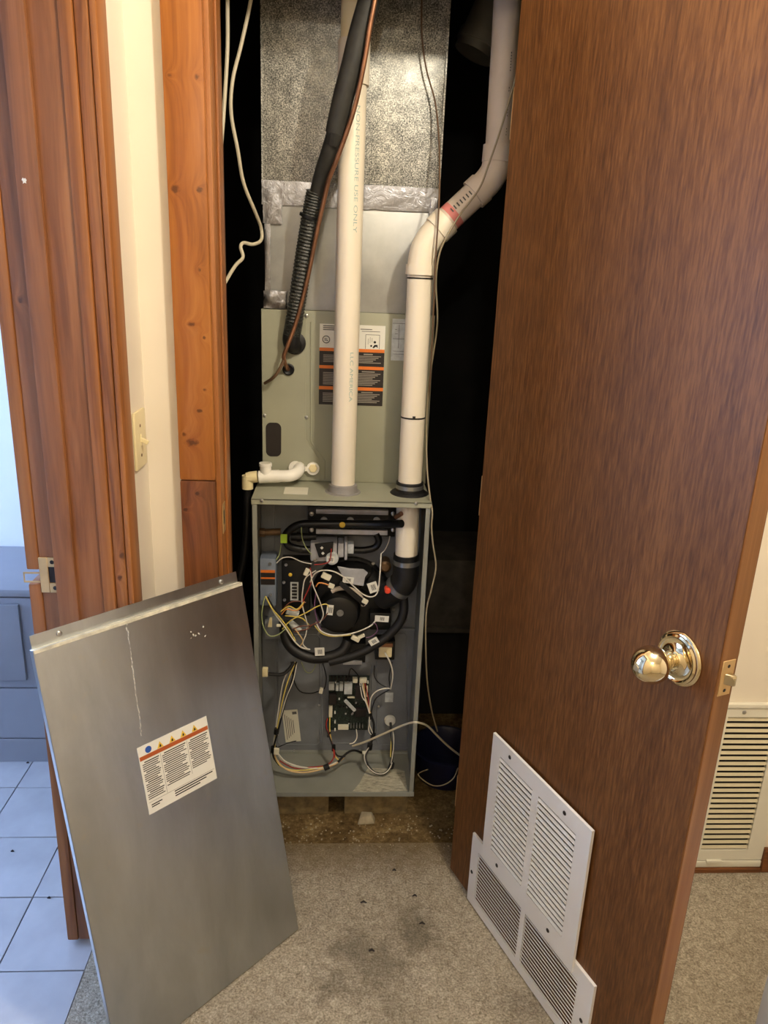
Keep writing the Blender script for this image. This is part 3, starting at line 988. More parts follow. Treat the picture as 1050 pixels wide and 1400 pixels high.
lb = pbox(MB(), 397, 796, 408, 821, 0.1488, 0.001).build('rating_label', M_relay, iv)
mb = MB()
for k in range(5):
    pbox(mb, 399, 798 + k * 4.4, 406, 801 + k * 4.4, 0.1482, 0.0005)
mb.build('print', M_inkdark, lb)
for i, (px, py, w_, h_, r_) in enumerate(((476, 793, 15, 9, 0.12), (510, 803, 13, 15, -0.35), (451, 834, 9, 15, 0.1), (522, 846, 19, 9, 0.05), (437, 891, 13, 12, -0.06), (511, 877, 13, 9, -0.55), (452, 765, 10, 9, 0.0))):
    Y = (0.108, 0.098, 0.083, 0.095, 0.068, 0.068, 0.1055)[i]
    k = S(px, py, Y)
    c = A(px, py, Y)
    t_ = MB().cbox(c, w_ * k, 0.0012, h_ * k, 0, r_).build('wire_tag', M_paper, fu)
    q = MB()
    for j in range(4):
        q.cbox((c[0] + (j - 1.2) * 1.6 * k * math.cos(r_), c[1] - 0.0008, c[2] - (j - 1.2) * 1.6 * k * math.sin(r_)), 0.9 * k, 0.0004, h_ * k * 0.55, 0, r_)
    q.build('barcode', M_ink, t_)
MB().lathe(A(530, 808, 0.066), (0, -1, 0), [(-0.02, 0.0085), (0, 0.0085), (0.003, 0.006)], 16).build('pressure_port_cap', M_red, fu, smooth=True)
for (a, b, r) in (((392, 835, 0.10), (408, 840, 0.10), 0.010), ((396, 850, 0.105), (410, 862, 0.105), 0.009)):
    MB().tube([A(*a), A(*b)], r, 14).build('capacitor', M_relay, fu, smooth=True)
# pressure switch right of inducer
pbox(MB(), 505, 838, 535, 862, 0.105, 0.05).build('pressure_switch', M_black, fu, bevel=0.008)
mb = MB().lathe(A(527, 775, 0.14), (0, -1, 0), [(-0.04, 0.016), (0, 0.016), (0.006, 0.010)], 18)
mb.build('flame_sensor', M_brass_brown, fu, smooth=True)

# inner vent: PVC stub, rubber elbow and clamps
mb = MB().tube([A(558, 690, 0.085), A(555.5, 766, 0.085)], 0.0302, 28)
mb.build('vent_stub', M_pvc, fu, smooth=True)
mb = MB()
ptube(mb, [(555.5, 757, 0.085), (555, 780, 0.085), (552, 795, 0.088), (541, 806, 0.098), (522, 818, 0.125)], [0.034, 0.035, 0.035, 0.034, 0.033], 24, 6)
re_ = mb.build('rubber_elbow', M_rubber, fu, smooth=True)
for (a, b) in (((555.7, 764, 0.085), (555.5, 770, 0.085)), ((547.5, 800, 0.0915), (543, 804.5, 0.0962))):
    MB().tube([A(*a), A(*b)], 0.0368, 28).build('hose_clamp', M_steel, re_, smooth=True)
MB().tube([A(549, 702, 0.055), A(541, 707, 0.070)], 0.006, 12).build('copper_stub', M_copper, fu, smooth=True)
# big drain hoses
mb = MB()
ptube(mb, [(551, 812, 0.10), (552, 835, 0.095), (543, 856, 0.09), (520, 877, 0.085), (487, 895, 0.08), (450, 905, 0.08)], 0.0125, 14, 6)
mb.build('drain_hose', M_rubber, fu, smooth=True)
mb = MB()
ptube(mb, [(388, 850, 0.11), (392, 875, 0.10), (404, 890, 0.09), (425, 899, 0.085), (450, 898, 0.085), (468, 890, 0.09), (476, 876, 0.10)], 0.0150, 14, 6)
mb.build('drain_hose', M_rubber, fu, smooth=True)
# hose and yellow clip at the left edge
mb = MB()
ptube(mb, [(363, 921, 0.06), (385, 922, 0.07), (395, 915, 0.08), (402, 905, 0.09)], 0.005, 8, 5)
mb.build('condensate_tube', M_rubber, fu, smooth=True)
pbox(MB(), 358.5, 915, 366, 925.5, 0.052, 0.014).build('connector', M_almond, fu, bevel=0.001)

# junction box with warning stripes
jb = pbox(MB(), 355.5, 764, 377, 828, 0.110, 0.06).build('switch_box', M_boxblue, fu, bevel=0.002)
pbox(MB(), 356.5, 779.5, 376, 783, 0.1088, 0.0012).build('warning_stripe', M_orange, jb)
pbox(MB(), 356.5, 789.5, 376, 791.5, 0.1088, 0.0012).build('warning_stripe', M_orange, jb)
pbox(MB(), 356.5, 783.3, 376, 789.2, 0.1088, 0.0012).build('warning_text_field', M_labelblack, jb)
pbox(MB(), 356.5, 791.8, 376, 799.5, 0.1088, 0.0012).build('warning_text_field', M_labelblack, jb)
for (px, py) in ((369, 771), (370, 813)):
    MB().lathe(A(px, py, 0.110), (0, -1, 0), [(0, 0.0045), (0.003, 0.004)], 10).build('screw', M_screw, jb, smooth=True)
pbox(MB(), 362, 848, 386, 874, 0.150, 0.03).build('bracket', M_furn_in, fu, bevel=0.002)
MB().prism([(A(px, py, 0.13)[0], A(px, py, 0.13)[2]) for px, py in ((369, 844), (372, 844), (372, 857), (366, 857))], 0.128, 0.130).build('ground_tag', M_almond, fu)

# transformer, dark box below the inducer
tr = pbox(MB(), 513, 877, 540, 902, 0.150, 0.045).build('transformer', M_black, fu, bevel=0.002)
pbox(MB(), 518, 881, 536, 899, 0.138, 0.014).build('coil', M_pvc_yellow, tr, bevel=0.003)
pbox(MB(), 518, 880, 537, 885, 0.134, 0.006).build('copper_strap', M_copper, tr, bevel=0.001)
mb = pbox(MB(), 468, 880, 500, 906, 0.140, 0.055)
mb.build('ignition_box', M_black, fu, bevel=0.003)
pbox(MB(), 469, 904, 495, 909, 0.135, 0.04).build('box_bracket', M_steel_dull, fu, bevel=0.001)

# control board
cb = pbox(MB(), 449, 924, 504, 998, 0.172, 0.003).build('control_board', M_pcb, fu)
def chip(px0, py0, px1, py1, d, mat, name):
    return pbox(MB(), px0, py0, px1, py1, 0.172 - d, d).build(name, mat, cb, bevel=0.0008, seg=1)
for (a, b, c, d_) in ((449.5, 935.5, 457, 944), (459, 937, 463, 945), (464, 935, 469, 945), (470.5, 935, 481.5, 949.5)):
    chip(a, b, c, d_, 0.016, M_relay, 'relay')
for (a, b, c, d_) in ((482, 928, 489, 934), (491.5, 928.5, 501.5, 934), (500.5, 940, 503, 953), (462, 993, 476.5, 998), (449.5, 966, 454.5, 981)):
    chip(a, b, c, d_, 0.012, M_connector, 'connector')
chip(486, 938, 495, 956, 0.022, M_labelblack, 'terminal_block')
chip(449.5, 950, 460, 964, 0.014, M_labelblack, 'relay')
chip(486, 970, 501, 980, 0.012, M_labelblack, 'relay')
chip(475, 953, 485, 954.8, 0.006, M_connector, 'fuse')
k = S(480, 965, 0.16)
MB().cbox(A(478.5, 964.5, 0.158), 22 * k, 0.006, 4.5 * k, 0, math.radians(49)).build('power_resistor', M_relay, cb, bevel=0.0012, seg=1)
for px in (479, 483, 487, 491, 495):
    chip(px, 991, px + 1.6, 996, 0.012, M_steel, 'terminal_pin')
for px in (452, 457, 462, 467, 472, 477):
    chip(px, 926, px + 2.6, 932, 0.012, M_labelblack, 'spade_terminal')
for (px, py) in ((459, 930.5), (503, 931), (458, 972.5), (458, 985.5), (458, 996)):
    MB().lathe(A(px, py, 0.172), (0, -1, 0), [(0, 0.0022), (0.012, 0.0022)], 8).build('standoff', M_paper, cb, smooth=True)
for i in range(26):
    px, py = random.uniform(457, 498), random.uniform(950, 992)
    w_ = random.uniform(1.2, 3.0)
    pbox(MB(), px, py, px + w_, py + random.uniform(1.0, 2.4), 0.172 - 0.004, 0.004).build('component', random.choice([M_labelblack, M_relay, M_steel_dull, M_rubber]), cb)
# wiring label and small labels
c = A(398.5, 992.5, BK - 0.002)
k = S(398, 992, BK)
wlb = MB().cbox(c, 21 * k, 0.001, 50 * k, 0, math.radians(-6)).build('wiring_label', M_paper_old, fu)
mb = MB()
Rl = Matrix.Rotation(math.radians(-6), 3, 'Y')
for j in range(5):
    p = Rl @ Vector(((-7.5 + j * 2.6) * k, -0.0008, -1 * k))
    mb.cbox((c[0] + p.x, c[1] + p.y, c[2] + p.z), 0.8 * k, 0.0004, (40 - j * 5) * k, 0, math.radians(-6))
p = Rl @ Vector((6.0 * k, -0.0008, 20 * k))
mb.cbox((c[0] + p.x, c[1] + p.y, c[2] + p.z), 6 * k, 0.0004, 4 * k, 0, math.radians(-6))
mb.build('print', M_ink, wlb)
pbox(MB(), 526.5, 947, 537.5, 960, BK - 0.001, 0.001).build('small_label', M_relay, fu)
# worn label on the bottom pan
zz = FB + 0.0046
poly = [G(px, py, zz) for px, py in ((503, 1050), (541, 1051), (553, 1054), (557, 1081), (514, 1083), (482, 1082), (492, 1070), (497, 1060))]
n = len(poly)
mb = MB().add([(p[0], p[1], zz) for p in poly] + [(p[0], p[1], zz - 0.0005) for p in poly], [tuple(range(n)), tuple(range(2 * n - 1, n - 1, -1))] + [(i, (i + 1) % n, (i + 1) % n + n, i + n) for i in range(n)])
t = NT('worn_floor_label')
f = t.noise(t.coords((1, 3, 1)), 40, 6, 0.75)
t.col(t.ramp(f, [(0.36, lin((112, 112, 100))), (0.46, lin((160, 155, 136))), (0.62, lin((188, 182, 160)))]))
t.rm(0.7)
mb.build('worn_label', t.m, fu)
# cable grommet
MB().lathe(A(533, 984, BK), (0, -1, 0), [(0, 0.017), (0.006, 0.017), (0.012, 0.014), (0.013, 0.008)], 20).build('grommet', M_paper, fu, smooth=True)

# ---- wires
def wire(name, colr, pts, r=0.0019):
    mb = MB()
    ptube(mb, pts, r * 0.82, 6, 5)
    return mb.build(name, M_wire[colr], fu, smooth=True)


W_ = 'wire'
D1 = 0.085
wire(W_, 'white', [(424, 796, D1), (430, 785, .08), (440, 780, .078), (455, 781, .078), (470, 789, .08), (485, 803, .085), (497, 813, .09), (508, 816, .09), (516, 810, .095), (519, 790, .10), (521, 757, .12)], 0.0022)
wire(W_, 'white', [(432, 780, .09), (418, 790, .09), (414, 806, .085), (413, 825, .085), (418, 845, .08), (422, 860, .085)], 0.0020)
wire(W_, 'white', [(424, 780, .09), (428, 800, .08), (437, 822, .075), (442, 840, .075), (437, 852, .08)], 0.0020)
wire(W_, 'red', [(430, 772, .10), (442, 771, .095), (451, 766, .095), (453, 750, .105)], 0.0020)
wire(W_, 'red', [(424, 776, .095), (426, 790, .085), (424, 800, .085), (414, 822, .085)], 0.0020)
wire(W_, 'orange', [(432, 802, .09), (436, 797, .085), (444, 798, .085), (452, 801, .085)], 0.0024)
wire(W_, 'orange', [(385, 840, .09), (392, 833, .085), (404, 835, .08), (412, 830, .08), (416, 822, .085)], 0.0020)
wire(W_, 'yellow', [(384, 836, .09), (395, 829, .085), (406, 833, .08), (415, 824, .08)], 0.0022)
wire(W_, 'yellow', [(390, 842, .09), (402, 843, .08), (414, 846, .08), (422, 854, .085)], 0.0022)
wire(W_, 'yellow', [(386, 860, .09), (398, 848, .08), (418, 838, .078), (434, 829, .078), (446, 826, .08), (450, 832, .085)], 0.0020)
wire(W_, 'yellow', [(363, 815, .10), (372, 832, .09), (384, 846, .085), (396, 862, .085), (404, 876, .085)], 0.0022)
wire(W_, 'white', [(364, 818, .10), (375, 838, .09), (390, 858, .085), (402, 876, .08), (412, 885, .08), (424, 888, .08)], 0.0024)
wire(W_, 'green', [(362, 816, .10), (358, 838, .08), (360, 856, .075), (368, 869, .075), (380, 868, .08), (392, 858, .085)], 0.0019)
wire(W_, 'black', [(366, 816, .10), (376, 834, .095), (392, 850, .09), (402, 870, .085)], 0.0024)
wire(W_, 'brown', [(386, 834, .09), (396, 824, .085), (408, 822, .085), (418, 824, .085)], 0.0019)
wire(W_, 'brown', [(400, 860, .085), (412, 856, .08), (424, 855, .08), (440, 848, .08), (448, 838, .08)], 0.0020)
wire(W_, 'brown', [(402, 864, .085), (412, 862, .08), (420, 860, .08), (430, 852, .08)], 0.0019)
wire(W_, 'purple', [(432, 810, .09), (430, 830, .08), (434, 850, .08), (440, 862, .085)], 0.0020)
wire(W_, 'purple', [(504, 858, .09), (512, 852, .085), (516, 862, .085), (508, 870, .085), (500, 872, .085)], 0.0017)
wire(W_, 'white', [(432, 850, .085), (438, 862, .08), (452, 868, .078), (470, 868, .078), (488, 864, .08), (506, 856, .085), (514, 848, .09)], 0.0024)
wire(W_, 'yellow', [(430, 855, .085), (440, 866, .08), (456, 870, .078), (480, 868, .078)], 0.0018)
wire(W_, 'tan', [(402, 858, .085), (408, 866, .08), (414, 876, .08), (410, 884, .08)], 0.0019)
wire(W_, 'white', [(420, 856, .085), (418, 868, .08), (414, 880, .08), (420, 887, .08)], 0.0019)
wire(W_, 'green', [(412, 720, .11), (413, 735, .105), (418, 748, .105), (426, 758, .105)], 0.0016)
wire(W_, 'green', [(384, 745, .14), (382, 758, .13), (377, 766, .12)], 0.0016)
wire(W_, 'white', [(378, 770, .13), (386, 763, .13), (398, 762, .13), (412, 768, .12), (426, 771, .11)], 0.0019)
wire(W_, 'white', [(521, 757, .12), (526, 752, .13), (531, 742, .14), (533, 733, .15)], 0.0016)
# left bundle going down
wire(W_, 'yellow', [(404, 905, .10), (394, 930, .09), (387, 955, .09), (380, 990, .085), (376, 1015, .08), (376, 1035, .07), (384, 1047, .06), (400, 1053, .06), (425, 1052, .06), (445, 1047, .07)], 0.0024)
wire(W_, 'white', [(400, 905, .10), (388, 930, .095), (383, 955, .095), (378, 990, .09), (374, 1020, .08), (380, 1030, .07), (392, 1042, .06), (415, 1049, .06), (440, 1050, .065), (460, 1042, .08)], 0.0022)
wire(W_, 'tan', [(374, 1025, .075), (379, 1040, .065), (392, 1052, .058), (410, 1056, .058), (430, 1054, .06), (455, 1046, .075), (470, 1036, .10)], 0.0028)
wire(W_, 'black', [(405, 905, .10), (398, 935, .09), (390, 960, .085), (380, 1000, .08), (374, 1022, .075), (374, 1035, .07), (382, 1046, .062)], 0.0034)
wire(W_, 'white', [(406, 906, .10), (401, 930, .085), (391, 955, .082), (383, 985, .082), (380, 1005, .082)], 0.0018)
wire(W_, 'white', [(378, 1026, .075), (386, 1040, .066), (404, 1048, .06), (425, 1050, .062), (445, 1049, .07)], 0.0024)
wire(W_, 'red', [(382, 1040, .066), (402, 1050, .06), (424, 1049, .062), (446, 1046, .07), (456, 1036, .09), (455, 1020, .11)], 0.0022)
wire(W_, 'black', [(398, 905, .11), (402, 930, .12), (410, 945, .13), (425, 948, .14), (438, 944, .15)], 0.0022)
wire(W_, 'black', [(441, 906, .13), (446, 925, .14), (444, 940, .15), (440, 943, .15)], 0.0020)
wire(W_, 'green', [(412, 905, .12), (418, 918, .11), (426, 919, .11), (432, 908, .12)], 0.0015)
# bundle ties and tie tails
for (a, b, r) in (((378.5, 996, .082), (377.5, 1003, .082), 0.0075), ((374.5, 1021, .077), (374, 1028, .076), 0.009), ((443, 1050, .066), (450, 1047, .068), 0.009), ((450, 1000, .14), (450, 1007, .14), 0.006), ((456, 1019, .11), (456, 1026, .11), 0.006), ((505, 974, .13), (506, 982, .13), 0.008), ((510, 1003, .12), (510, 1010, .12), 0.008), ((506, 1017, .11), (505, 1024, .11), 0.008), ((536, 1043, .09), (534, 1050, .088), 0.008)):
    MB().tube([A(*a), A(*b)], r, 10).build('cable_tie', M_wire['black'], fu, smooth=True)
wire('tie_tail', 'black', [(376, 1024, .072), (388, 1018, .066), (400, 1014, .064), (405, 1013, .064)], 0.0016)
# middle riser to board
wire(W_, 'yellow', [(451, 980, .155), (451, 1000, .14), (454, 1018, .12), (457, 1032, .10), (464, 1040, .09)], 0.0024)
wire(W_, 'black', [(447, 984, .155), (446, 995, .14), (452, 1012, .12), (460, 1032, .10), (472, 1034, .10)], 0.0030)
wire(W_, 'red', [(448, 982, .15), (446, 992, .14), (450, 1005, .13), (456, 1022, .11), (458, 1036, .09)], 0.0022)
# bundle to the right loop
wire(W_, 'black', [(462, 1042, .085), (474, 1030, .10), (484, 1026, .11), (494, 1029, .12)], 0.0042)
wire(W_, 'white', [(505, 975, .13), (507, 955, .13), (515, 945, .135), (528, 941, .14), (534, 942, .14)], 0.0022)
wire(W_, 'black', [(507, 976, .13), (512, 958, .135), (520, 950, .14), (534, 942, .14)], 0.0024)
wire(W_, 'white', [(494, 932, .155), (497, 946, .14), (501, 962, .13), (505, 976, .125), (505, 990, .12), (510, 1003, .115)], 0.0020)
wire(W_, 'tan', [(497, 934, .155), (499, 950, .14), (503, 965, .13), (508, 980, .125), (512, 992, .12), (510, 1005, .115)], 0.0020)
wire(W_, 'red', [(499, 934, .155), (503, 952, .14), (505, 968, .13)], 0.0019)
wire(W_, 'white', [(492, 934, .155), (495, 952, .14), (500, 960, .13), (506, 978, .125), (504, 998, .12), (509, 1006, .115)], 0.0018)
wire(W_, 'black', [(506, 975, .13), (511, 990, .12), (510, 1006, .115), (505, 1022, .105), (500, 1032, .095), (502, 1045, .08), (512, 1056, .075), (524, 1058, .075), (533, 1050, .085), (536, 1035, .09), (536, 1010, .11), (534, 988, .15)], 0.0044)
wire(W_, 'white', [(504, 1022, .102), (498, 1034, .09), (503, 1048, .076), (514, 1057, .072), (526, 1057, .072), (535, 1046, .083), (537, 1025, .095)], 0.0019)
wire(W_, 'yellow', [(534, 988, .16), (535, 1000, .13), (535, 1015, .105), (534, 1035, .09)], 0.0026)
wire(W_, 'white', [(531, 988, .16), (538, 1005, .12), (537, 1030, .09), (534, 1045, .085)], 0.0018)
wire(W_, 'white', [(526, 892, .13), (533, 905, .12), (537, 922, .12), (534, 942, .135)], 0.0026)
wire(W_, 'black', [(536, 905, .14), (532, 925, .14), (534, 942, .14)], 0.0020)
wire(W_, 'black', [(512, 910, .15), (512, 925, .15), (520, 935, .145), (534, 942, .14)], 0.0020)
wire(W_, 'black', [(476, 928, .155), (480, 914, .15), (492, 926, .155)], 0.0018)
wire(W_, 'white', [(487, 997, .155), (488, 1008, .14), (484, 1015, .13), (478, 1017, .12)], 0.0020)
# white plugs hanging in the harness
for (px, py, w_, h_, r_, Y) in ((446, 788, 13, 8, 0.45, .085), (453, 801, 8, 6, 0.35, .083), (499, 822, 8, 6, 0.5, .085), (419, 782, 6, 10, 0.4, .09), (486, 873, 12, 6, 0.5, .08), (494, 870, 10, 4, -0.5, .08), (439, 944, 5, 8, 0.2, .145), (381, 855, 6, 3, 0.0, .09), (378, 1027, 7, 9, 0.1, .066), (498, 1029, 5, 3, 0, .10)):
    k = S(px, py, Y)
    MB().cbox(A(px, py, Y), w_ * k, 0.009, h_ * k, 0, r_).build('plug', M_connector, fu, bevel=0.001, seg=1)

# ------------------------------------------------------------------ blocks under the furnace, grit
blk = [(0.035, 0.205), (0.250, 0.432)]
for i, (a, b) in enumerate(blk):
    MB().box(a, b, 0.028, 0.66, -0.006, FB - 0.0022).build('support_block', M_block, label=('rough brown support block under the left half of the furnace', 'rough brown support block under the right half of the furnace')[i], cat='block', group='blocks under the furnace', bevel=0.004)
q = G(500, 1119, 0.0)
mb = MB()
sv = [(-.024, -.020, 0), (.026, -.016, 0), (.028, .012, 0), (-.016, .022, 0), (-.020, -.015, .016), (.016, -.011, .020), (.018, .008, .022), (-.012, .016, .018)]
mb.add([(q[0] + a, q[1] + b, -0.006 + c) for a, b, c in sv], [(0, 3, 2, 1), (4, 5, 6, 7), (0, 1, 5, 4), (1, 2, 6, 5), (2, 3, 7, 6), (3, 0, 4, 7)])
mb.build('stone_chip', M_stone, bevel=0.003, label='pale stone chip on the dirty floor below the furnace', cat='stone')
grit = MB()
for i in range(190):
    x, y = random.uniform(0.02, 0.56), random.gauss(-0.06, 0.05)
    if y > 0.02 or y < -0.14:
        continue
    s = random.uniform(0.0012, 0.0034)
    z = -0.006 if y > -0.096 else 0.0
    grit.cbox((x, y, z + s * 0.5), s * 1.5, s, s, random.uniform(0, 3), 0.3)
grit.build('grit', M_stone, kind='stuff', label='scattered pale grit along the closet threshold', cat='grit')
for i, (px, py, w_, lab) in enumerate(((497, 1235, 0.016, 'dark crumb lying on the carpet beside the metal panel'), (567, 1226, 0.012, 'black crumb on the carpet nearest the door'), (577, 1264, 0.014, 'curled dark lint on the carpet stain'), (508, 1301, 0.014, 'thin dark crumb on the carpet between the stains'), (539, 1191, 0.010, 'dark crumb on the carpet near the threshold'))):
    q = G(px, py)
    MB().tube([(q[0] - w_ / 2, q[1], 0.002), (q[0], q[1] + 0.002, 0.004), (q[0] + w_ / 2, q[1] - 0.001, 0.002)], [0.0015, 0.003, 0.0012], 6).build('crumb', M_labelblack, smooth=True, label=lab, cat='crumb', group='crumbs on the carpet')
for i, (px, py, lab) in enumerate(((38, 1044, 'dark speck on the bathroom tiles beside the tub deck'), (67, 1229, 'dark speck on the bathroom tiles by the jamb'), (17, 1165, 'upper dark speck in the middle of the bathroom tiles'))):
    q = G(px, py)
    MB().tube([(q[0] - 0.004, q[1], 0.0025), (q[0], q[1] + 0.001, 0.004), (q[0] + 0.004, q[1], 0.0025)], [0.0012, 0.003, 0.0012], 6).build('crumb', M_labelblack, smooth=True, label=lab, cat='crumb', group='specks on the bathroom tiles')

# ------------------------------------------------------------------ evaporator coil cabinet
CF = 0.175
co = thing('coil_cabinet', 'grey green evaporator coil cabinet standing on top of the furnace', 'coil cabinet', (0.2285, 0.42, FT))
CX0, CX1, CT = 0.010, 0.447, 1.386
MB().box(CX0, CX1, CF, 0.70, FT + 0.0005, CT).build('case', M_coilpaint, co, bevel=0.002)
pts = [(357, 427.5), (418, 429), (418, 601), (437, 628), (437, 659), (360, 657)]
xz = [(A(px, py, CF - 0.003)[0], A(px, py, CF - 0.003)[2]) for px, py in pts]
xz[0] = (CX0 + 0.001, CT - 0.002)
xz[1] = (xz[1][0], CT - 0.002)
xz[4] = (xz[4][0], FT + 0.002)
xz[5] = (CX0 + 0.001, FT + 0.002)
MB().prism(xz, CF - 0.003, CF).build('side_cover', M_coilpaint, co, bevel=0.0008, seg=1)
em = MB()
em.tube([A(425, 440, CF), A(425, 604, CF), A(444, 630, CF), A(444, 655, CF)], 0.0025, 6)
em.build('pressed_rib', M_coilpaint, co, smooth=True)
# slot with rounded ends
c = A(374, 601, CF - 0.003)
k = S(374, 601, CF)
oval = []
for i in range(24):
    a = 2 * math.pi * i / 24
    oval.append((c[0] + 7 * k * math.copysign(1, math.cos(a)) * 0.45 + 7.4 * k * math.cos(a), c[2] + 15.5 * k * math.copysign(1, math.sin(a)) + 8 * k * math.sin(a)))
MB().prism(oval, CF - 0.0042, CF - 0.0028).build('knockout_slot', M_labelblack, co)
s0p = A(419, 431.5, CF - 0.003)
s = MB().lathe(s0p, (0, -1, 0), [(0, 0.0048), (0.002, 0.0042), (0.003, 0.002)], 10).build('screw', M_screw, co, smooth=True)
d0 = F[s.name] - s0p
copies(s, [A(px, py, CF - 0.003) + d0 for px, py in ((419, 570.5), (362, 568))], co)
# line entry grommets
MB().lathe(A(394.5, 505, CF - 0.003), (0, -1, 0), [(0, 0.0150), (0.004, 0.0150), (0.006, 0.012), (0.002, 0.006)], 20).build('grommet', M_rubber, co, smooth=True)
MB().lathe(A(403, 469, CF - 0.003), (0, -1, 0), [(0, 0.028), (0.006, 0.028), (0.009, 0.022)], 24).build('grommet', M_rubber, co, smooth=True)

# warning label on the coil
LY = CF - 0.0008
kk = S(480, 498, CF)
wl_ = thing('wl', None)
bpy.data.objects.remove(wl_)
lab = pbox(MB(), 436.5, 444, 525, 554, LY, 0.0008).build('warning_label', M_paper, co)
zt = A(480, 444, LY)[2]
x0_, x1_ = A(436.5, 498, LY)[0], A(525, 498, LY)[0]
def zof(py):
    return A(480, py, LY)[2]
def lrow(mb, xa, xb, ya, yb, d=0.0004):
    mb.box(x0_ + (x1_ - x0_) * xa, x0_ + (x1_ - x0_) * xb, LY - d, LY, zof(yb), zof(ya))
mb = MB(); lrow(mb, 0, 1, 476.5, 554, 0.0003); mb.build('black_field', M_labelblack, lab)
mb = MB()
for (ya, yb) in ((476.5, 481), (500.5, 504.8), (529, 533.5)):
    lrow(mb, 0, 1, ya, yb, 0.0006)
mb.build('orange_band', M_orange, lab)
mb = MB()
for (ya, n_) in ((486, 5), (510, 8), (538, 6)):
    for j in range(n_):
        lrow(mb, 0.06, 0.44 - 0.05 * ((j * 7) % 3), ya + j * 2.2, ya + j * 2.2 + 1.0, 0.0005)
        lrow(mb, 0.56, 0.95 - 0.04 * ((j * 5) % 4), ya + j * 2.2, ya + j * 2.2 + 1.0, 0.0005)
lrow(mb, 0.68, 0.82, 483, 484.6, 0.0005)
lrow(mb, 0.66, 0.86, 507, 508.4, 0.0005)
lrow(mb, 0.66, 0.84, 535.4, 536.6, 0.0005)
mb.build('light_print', M_inklight, lab)
mb = MB()
for j, (a, b) in enumerate(((0.05, 0.25), (0.05, 0.32), (0.05, 0.30))):
    lrow(mb, a, b, 446 + j * 2.6, 447.3 + j * 2.6)
lrow(mb, 0.62, 0.8, 449, 450); lrow(mb, 0.64, 0.92, 452, 452.7)
for (a, b, y_) in ((0.52, 0.6, 464), (0.5, 0.58, 470)):
    lrow(mb, a, b, y_, y_ + 1)
lrow(mb, 0.70, 0.92, 456.5, 457.1); lrow(mb, 0.70, 0.707, 456.5, 476); lrow(mb, 0.913, 0.92, 456.5, 476)
lrow(mb, 0.74, 0.745, 462, 470); lrow(mb, 0.77, 0.775, 460, 468); lrow(mb, 0.80, 0.805, 461, 467)
c = A(446, 464, LY)
mb.tube([(c[0] + 0.0088 * math.cos(i * math.pi / 10), LY - 0.0002, c[2] + 0.0088 * math.sin(i * math.pi / 10)) for i in range(21)], 0.0012, 6)
mb.box(c[0] - 0.004, c[0] - 0.0015, LY - 0.0004, LY, c[2] - 0.004, c[2] + 0.004).box(c[0] + 0.0005, c[0] + 0.004, LY - 0.0004, LY, c[2] - 0.004, c[2] - 0.0015).box(c[0] + 0.0005, c[0] + 0.002, LY - 0.0004, LY, c[2] - 0.004, c[2] + 0.004)
mb.build('dark_print', M_ink, lab)
mb = MB()
c = A(512.5, 468, LY)
mb.lathe((c[0], LY, c[2]), (0, -1, 0), [(0, 0.0032), (0.0005, 0.0030)], 14)
mb.prism([(A(a, b, LY)[0], A(a, b, LY)[2]) for a, b in ((509, 475.5), (512, 471.5), (516, 471.5), (516.5, 476), (514, 474), (511, 476))], LY - 0.0005, LY)
c = A(507.5, 473, LY)
mb.lathe((c[0], LY, c[2]), (0, -1, 0), [(0, 0.0026), (0.0005, 0.0024)], 12)
mb.build('hazard_pictogram', M_inkdark, lab)
lab2 = pbox(MB(), 535.5, 436, 556, 493, LY, 0.0008).build('rating_label', M_relay, co)
mb = MB()
for (a, b, c_, d_) in ((537, 442, 555, 442.6), (537, 463, 555, 463.6), (537, 480, 555, 480.5), (537, 484, 555, 484.5), (545, 444, 545.6, 476), (540, 450, 543, 450.6), (540, 456, 544, 456.6)):
    pbox(mb, a, b, c_, d_, LY - 0.0004, 0.0004)
mb.build('print', M_ink, lab2)

# ------------------------------------------------------------------ duct transition and plenum
TB, TT = CT + 0.0005, 1.668
tr_ = thing('duct_transition', 'plain grey sheet metal duct transition between coil cabinet and plenum', 'duct', (0.23, 0.42, TB))
bx0, bx1, tx0, tx1 = 0.030, 0.441, 0.018, 0.438
mb = MB().add([(bx0, 0.182, TB), (bx1, 0.182, TB), (bx1, 0.68, TB), (bx0, 0.68, TB), (tx0, 0.180, TT), (tx1, 0.180, TT), (tx1, 0.66, TT), (tx0, 0.66, TT)], [(0, 3, 2, 1), (4, 5, 6, 7), (0, 1, 5, 4), (1, 2, 6, 5), (2, 3, 7, 6), (3, 0, 4, 7)])
mb.build('body', M_sheet, tr_, bevel=0.002)


def crumple(name, x0, x1, z0, z1, y, parent, nx=40, nz=6, amp=0.003):
    vs, fs = [], []
    for j in range(nz + 1):
        for i in range(nx + 1):
            e = 0.4 if j in (0, nz) or i in (0, nx) else 1.0
            vs.append((x0 + (x1 - x0) * i / nx + random.uniform(-1, 1) * 0.0008, y - 0.0012 - e * random.random() * amp, z0 + (z1 - z0) * j / nz + random.uniform(-1, 1) * 0.0010))
    n1 = len(vs)
    vs += [(v[0], y, v[2]) for v in vs[:n1]]
    for j in range(nz):
        for i in range(nx):
            a = j * (nx + 1) + i
            fs.append((a, a + 1, a + nx + 2, a + nx + 1))
    edge = [i for i in range(nx + 1)] + [j * (nx + 1) + nx for j in range(1, nz + 1)] + [nz * (nx + 1) + i for i in range(nx - 1, -1, -1)] + [j * (nx + 1) for j in range(nz - 1, 0, -1)]
    for a, b in zip(edge, edge[1:] + edge[:1]):
        fs.append((a, a + n1, b + n1, b))
    return MB().add(vs, fs).build(name, M_foil, parent, smooth=True)


